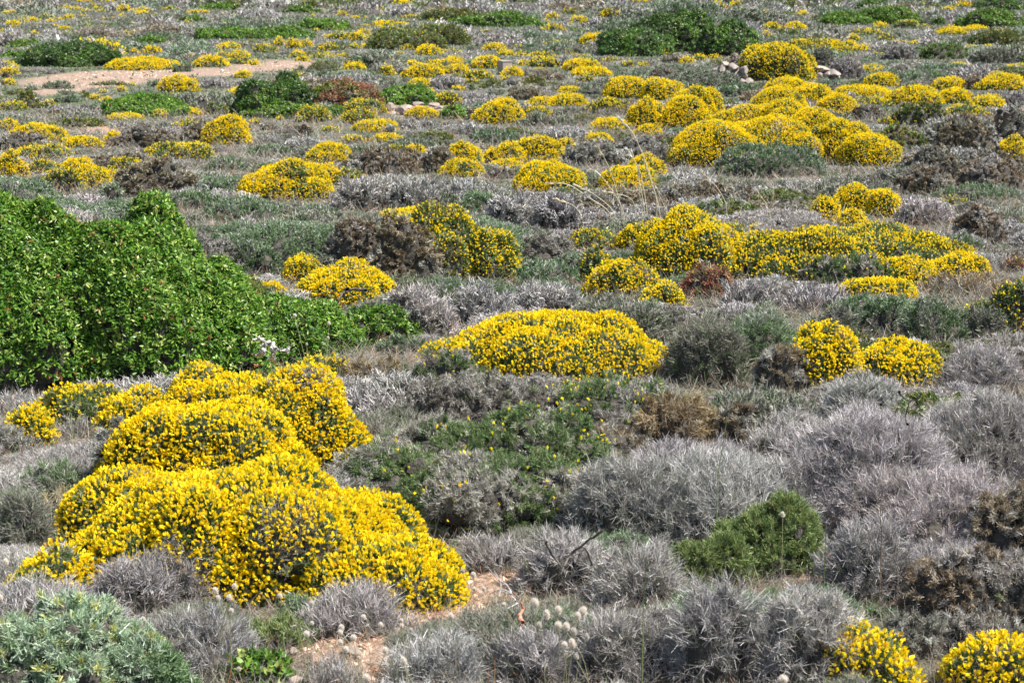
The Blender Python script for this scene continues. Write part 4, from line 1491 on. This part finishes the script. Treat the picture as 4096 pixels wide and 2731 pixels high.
for vw, pts, dep, lb in ST:
    n = len(pts)
    if dep > 8: dep = project(hit(pts[-1][0] / (vw if isinstance(vw, tuple) else VIEWS[vw])[0] + (vw if isinstance(vw, tuple) else VIEWS[vw])[1], pts[-1][1] / (vw if isinstance(vw, tuple) else VIEWS[vw])[0] + (vw if isinstance(vw, tuple) else VIEWS[vw])[2] + 20))[2] - .8
    P = [at(vw, x, y, dep + (i / n) * .12 - .05) for i, (x, y) in enumerate(pts)]
    f = P[-1].copy(); f[2] = float(ground(f[0], f[1]))
    if P[-1][2] > f[2] + .03: P.append(f)
    P = curve(P, 18)
    o = link(bpy.data.objects.new('grass_stalk', None)); o.location = P[-1]
    Q = P - P[-1]
    u = dep / FPX * 4
    grn = 'green' in lb; col = (.20, .27, .09) if grn else ((.25, .17, .10) if ('brown dry' in lb or 'dark dry' in lb) else (.60, .54, .37))
    q = tube_quads(Q, np.linspace(.0010, .0019, len(Q)) * (1.5 if dep > 8 else .8), 5)
    link(bpy.data.objects.new('stem', mesh_from('stem', [(q, np.tile(col, (len(q), 1)), 0)], [M_NEEDLE])), o)
    if dep > 8:
        k = 26
        t = RNG.uniform(0, 3.2, k); i = t.astype(int); pp = Q[i] + (Q[i + 1] - Q[i]) * (t - i)[:, None]
        d = norm(norm(Q[0] - Q[3])[None] + rnd(k) * .25)
        v = kites(pp, d, .04, .008, None, .4)
        sp = np.tile((.78, .74, .66), (k, 1)) if 'white' in lb else np.tile((.60, .52, .36), (k, 1))
        link(bpy.data.objects.new('spikelet', mesh_from('spikelet', [(v, sp, 0)], [M_FUZZ])), o)
    tag(o, lb, 'grass stalk', 'tall dry grass stalks')

# hare's tail grass
HT = [('8', 930,1190,44,52,'large fluffy head at the upper left of the big cluster'), ('8', 985,1247,36,60,'fluffy head second from the left in the big cluster'),
      ('8', 1040,1226,38,52,'fluffy head standing high in the middle of the big cluster'), ('8', 1155,1232,44,64,'fluffy head tilting right at the upper right of the big cluster'),
      ('8', 1132,1252,32,44,'fluffy head pressed behind the right tilting one'), ('8', 1040,1298,38,48,'left of the two low round heads in the big cluster'),
      ('8', 1078,1303,38,50,'right of the two low round heads in the big cluster'), ('8', 1114,1326,32,48,'greyish fluffy head under the right tilting one'),
      ('8', 1106,1382,36,58,'tallest oval fluffy head at the bottom of the big cluster'), ('8', 1070,1387,32,34,'small round head beside the lowest oval one'),
      ('8', 950,1296,28,40,'faint fluffy head below left of the big cluster'), ('8', 1175,1350,24,40,'faint fluffy head on the right of the big cluster'),
      ('8', 535,1252,28,38,'single fluffy head on the bare soil edge'), ('8', 590,1040,24,24,'brownish fluffy head near the tip of the yellow dome'),
      ('8', 640,1058,26,32,'fluffy head at the top of the bare soil'), ('8', 645,1124,20,22,'small fluffy head left of a near twin on the bare soil'),
      ('8', 690,1124,20,24,'small fluffy head right of a near twin on the bare soil'), ('8', 790,1140,22,26,'pale head among the fallen white twigs'),
      ('8', 785,1198,20,22,'small pale head under the fallen white twigs'), ('8', 205,1294,26,30,'fluffy head left of a stacked pair'),
      ('8', 301,1273,20,24,'upper of the stacked pair of small heads'), ('8', 302,1298,20,24,'lower of the stacked pair of small heads'),
      ('8', 345,1318,20,24,'dim small head right of the stacked pair'), ('8', 122,1258,26,30,'pale head over the dark shade left of the stacked pair'),
      ('8', 18,1308,30,40,'fluffy head left of the soil, top of a column of three'), ('8', 14,1330,26,30,'head overlapping the top one of the column of three'),
      ('8', 14,1375,28,30,'lowest head of the column of three'), ('8', 76,1355,32,34,'bright round head over the dark soil'),
      ('8', 40,1410,30,34,'round head low beside the reddish strip'), ('8', 225,1414,32,38,'fluffy head at the edge of the reddish strip'),
      ('8', 312,1466,34,50,'pale oval head on the rounded pale brush'), ('8', 135,1540,40,32,'wide blurred head at the bottom edge'),
      ('8', 100,1447,14,20,'tiny pinkish head on the reddish strip'), ('8', 1125,1443,26,30,'dim head at the bottom under the big cluster'),
      ('7', 1015,1132,28,38,'head in front of the yellow dome, leftmost of four'), ('7', 1028,1166,24,30,'head just under the leftmost of four'),
      ('7', 1081,1166,30,38,'roundest head of the four in front of the yellow dome'), ('7', 1105,1112,26,34,'highest head of the four in front of the yellow dome'),
      ('7', 1090,1226,24,26,'head below the four in front of the yellow dome'), ('7', 675,1266,20,24,'lone head in the spiky pale brush'),
      ('7', 1318,1156,24,26,'lone head at the lower edge of the yellow dome'), ('7', 1468,1190,22,26,'upper head in the dark gap right of the yellow dome'),
      ('7', 1470,1286,20,24,'lower head in the dark gap right of the yellow dome'), ('7', 1444,1336,32,32,'round head on the fresh green sprigs'),
      ('7', 28,998,28,40,'head at the left edge beside the small yellow broom'), ('7', 2,1166,26,40,'head cut by the left edge'),
      ('7', 1125,1502,22,26,'faint head over the leafy dark weed'), ('4', 1982,1028,26,28,'white head over the low arm of the mastic bush'),
      ('4', 2211,1080,22,34,'white oval head right of the first one over the mastic arm'), ('4', 2205,1178,18,26,'pale head low on the mastic arm'),
      ('4', 2061,1222,18,24,'dim head above the bleached root, left'), ('4', 2168,1215,18,26,'dim head above the bleached root, right'),
      ('6', 1332,1190,28,16,'tiny white tuft on the two-lobed golden broom'),
      ('9', 512,775,22,36,'lone bright head beside the round green thyme'), ('9', 458,272,18,26,'small head before the soft pale cushion'),
      ('9', 515,1550,50,40,'blurred grey head at the bottom left of the out of focus broom')]
DH = {'4': 7.3, '6': 7.2, '7': 4.3, '8': 4.1, '9': 5.0}
for (vw, x, y, w, h, lb) in HT:
    s = VIEWS[vw][0]
    dep = {'4': 7.0, '6': 7.3}.get(vw)
    if dep is None:
        yy = y / s + VIEWS[vw][2]
        G = hit(x / s + VIEWS[vw][1], min(yy + 330, 3200)); dep = project(G)[2]
    P = at(vw, x, y, dep)
    hw = w / s * dep / FPX / 2; hh = max(h, w * .9) / s * dep / FPX / 2
    gz = float(ground(P[0], P[1]))
    o = link(bpy.data.objects.new('hare_tail_grass', None))
    lean = RNG.uniform(-.06, .06)
    o.location = (P[0] + lean, P[1] + .02, gz)
    top = P - np.array(o.location)
    tilt = .45 if 'tilting right' in lb else RNG.uniform(-.2, .2)
    axis = norm(np.array([[math.sin(tilt), 0, math.cos(tilt)]]))[0]
    st = curve([np.zeros(3), top * np.array([.3, .5, .55]), top - axis * hh * .8], 10)
    q = tube_quads(st, .0008, 5)
    link(bpy.data.objects.new('stem', mesh_from('stem', [(q, np.tile((.38, .36, .20), (len(q), 1)), 0)], [M_NEEDLE])), o)
    # egg shaped head of fine hairs around a denser core
    k = 900
    v = rnd(k); zax = axis; xax = norm(np.cross(zax, [0, 1, 0])[None])[0]; yax = np.cross(zax, xax)
    rr = np.stack([v[:, 0] * hw * .72, v[:, 1] * hw * .72, v[:, 2] * hh * .8], 1)
    pos = top + rr @ np.stack([xax, yax, zax])
    dirs = norm((v * [1, 1, .6]) @ np.stack([xax, yax, zax]) + zax * .55 + rnd(k) * .25)
    hair = spikes(pos - dirs * hw * .2, dirs, hw * RNG.uniform(.35, .75, k), .0007)
    th = np.linspace(0, 2*math.pi, 13)[:-1]; rings = []
    for ph in np.linspace(-1.5, 1.5, 9):
        rings.append(np.stack([np.cos(th)*math.cos(ph)*hw*.72, np.sin(th)*math.cos(ph)*hw*.72, np.full(12, math.sin(ph)*hh*.8)], 1))
    Rg = np.array(rings) @ np.stack([xax, yax, zax]) + top
    body = np.stack([Rg[:-1], np.roll(Rg[:-1], -1, 1), np.roll(Rg[1:], -1, 1), Rg[1:]], 2).reshape(-1, 4, 3)
    tone = .8 if any(t in lb for t in ('brownish', 'dim', 'faint', 'greyish')) else 1.0
    hd = mesh_from('seed_head', [(body, np.tile(np.array([.60, .52, .42]) * tone, (len(body), 1)), 0), (hair, np.tile(np.array([.86, .80, .72]) * tone, (k, 1)), 0)], [M_FUZZ])
    link(bpy.data.objects.new('seed_head', hd), o)
    tag(o, "hare's tail grass, " + lb, 'grass stalk', "hare's tail grasses")

# bleached root and dead branches
def wood(name, lines, vw, dep, label, m, r0, view_y=None):
    allq = []
    foot = at(vw, *lines[0][-1], dep); foot[2] = float(ground(foot[0], foot[1]))
    o = link(bpy.data.objects.new(name, None)); o.location = foot
    for li, ln in enumerate(lines):
        P = curve([at(vw, x, y, dep + .05 * math.sin(i * 1.7 + li)) for i, (x, y) in enumerate(ln)], 16) - foot
        P = P + RNG.normal(0, r0 * .25, P.shape)
        allq.append(tube_quads(P, r0 * np.linspace(.35, 1, 16) * RNG.uniform(.75, 1.25, 16) * (1 if li < 2 else .65), 7))
    V = np.concatenate(allq)
    link(bpy.data.objects.new('branch', mesh_from('branch', [(V, np.full((len(V), 3), .4), 0)], [m])), o)
    tag(o, label, 'dead wood')
RV = (7.84, 950, 1300)
wood('dead_root', [[(440,460),(560,480),(680,440),(820,520),(980,560),(1080,560),(1150,700),(1170,900),(1150,1180)],
                   [(980,550),(850,640),(820,760),(780,880)], [(1080,560),(1250,690),(1400,790),(1500,780),(1560,840)],
                   [(690,360),(720,430),(830,490)], [(1170,860),(1060,1000),(1010,1090)], [(440,900),(560,960),(680,940),(700,840)],
                   [(1560,840),(1600,700)], [(1000,560),(1080,640),(1040,730),(1180,830)], [(700,690),(820,650),(900,600)]],
     RV, 6.55, 'twisted bleached white root between the mastic bush and the yellow broom', M_ROOT, .009)
wood('dead_branch', [[(1050,1060),(1100,960),(1190,890),(1250,850)], [(1060,1030),(1010,960),(980,900)], [(1190,890),(1220,800),(1210,720)], [(1100,960),(1160,930),(1200,1010)]],
     '8', 5.15, 'dark forked trunk inside the grey brush above the bare soil', M_DARKWOOD, .0045)
wood('dead_branch', [[(850,1105),(900,1092),(970,1080)]], '8', 4.75, 'short thick grey stick lying at the top of the bare soil', M_DARKWOOD, .006)
wood('dead_branch', [[(700,1010),(750,1070),(800,1110),(820,1150)], [(730,1140),(790,1130),(840,1180)], [(740,1040),(770,1100),(760,1160)], [(740,1200),(800,1215),(850,1190)]],
     '8', 4.7, 'thin white fallen twigs on the right of the bare soil', M_ROOT, .0022)
wood('dead_branch', [[(865,1190),(875,1215),(862,1250),(870,1280)]], '8', 4.4, 'short curled rusty brown stick right of the bare soil', M_ROCKR, .005)
wood('dead_branch', [[(1110,240),(1095,300),(1100,350)], [(1110,240),(1085,225),(1060,200)], [(1108,245),(1140,230),(1165,200)]],
     '9', 5.7, 'small dark forked stem right of the grey twig ball', M_DARKWOOD, .004)
wood('dead_branch', [[(640,390),(660,420),(640,470)], [(660,420),(645,400),(655,375)]], '4', 7.9, 'pale bare twig sticking out of the mastic bush', M_ROOT, .004)
wood('dead_branch', [[(65,20),(60,110),(75,180)], [(85,60),(90,130),(80,200)], [(45,90),(70,140),(75,190)], [(130,120),(110,200),(80,280)], [(20,120),(10,220),(0,300)]],
     '4', 8.6, 'bare dark twigs at the top left of the mastic bush', M_DARKWOOD, .003)
wood('dead_branch', [[(0,930),(60,860),(190,860)], [(30,905),(60,870),(65,850)]], '5', 7.4, 'dark bent branch in front of the orange-yellow broom', M_DARKWOOD, .008)
wood('dead_branch', [[(2150,945),(2190,890),(2230,820),(2240,760)], [(2190,890),(2170,820),(2190,760)], [(2100,930),(2150,945),(2180,990)]],
     '3', 11.5, 'crooked dark stems of the bare bush at the right edge', M_DARKWOOD, .02)
print("done")
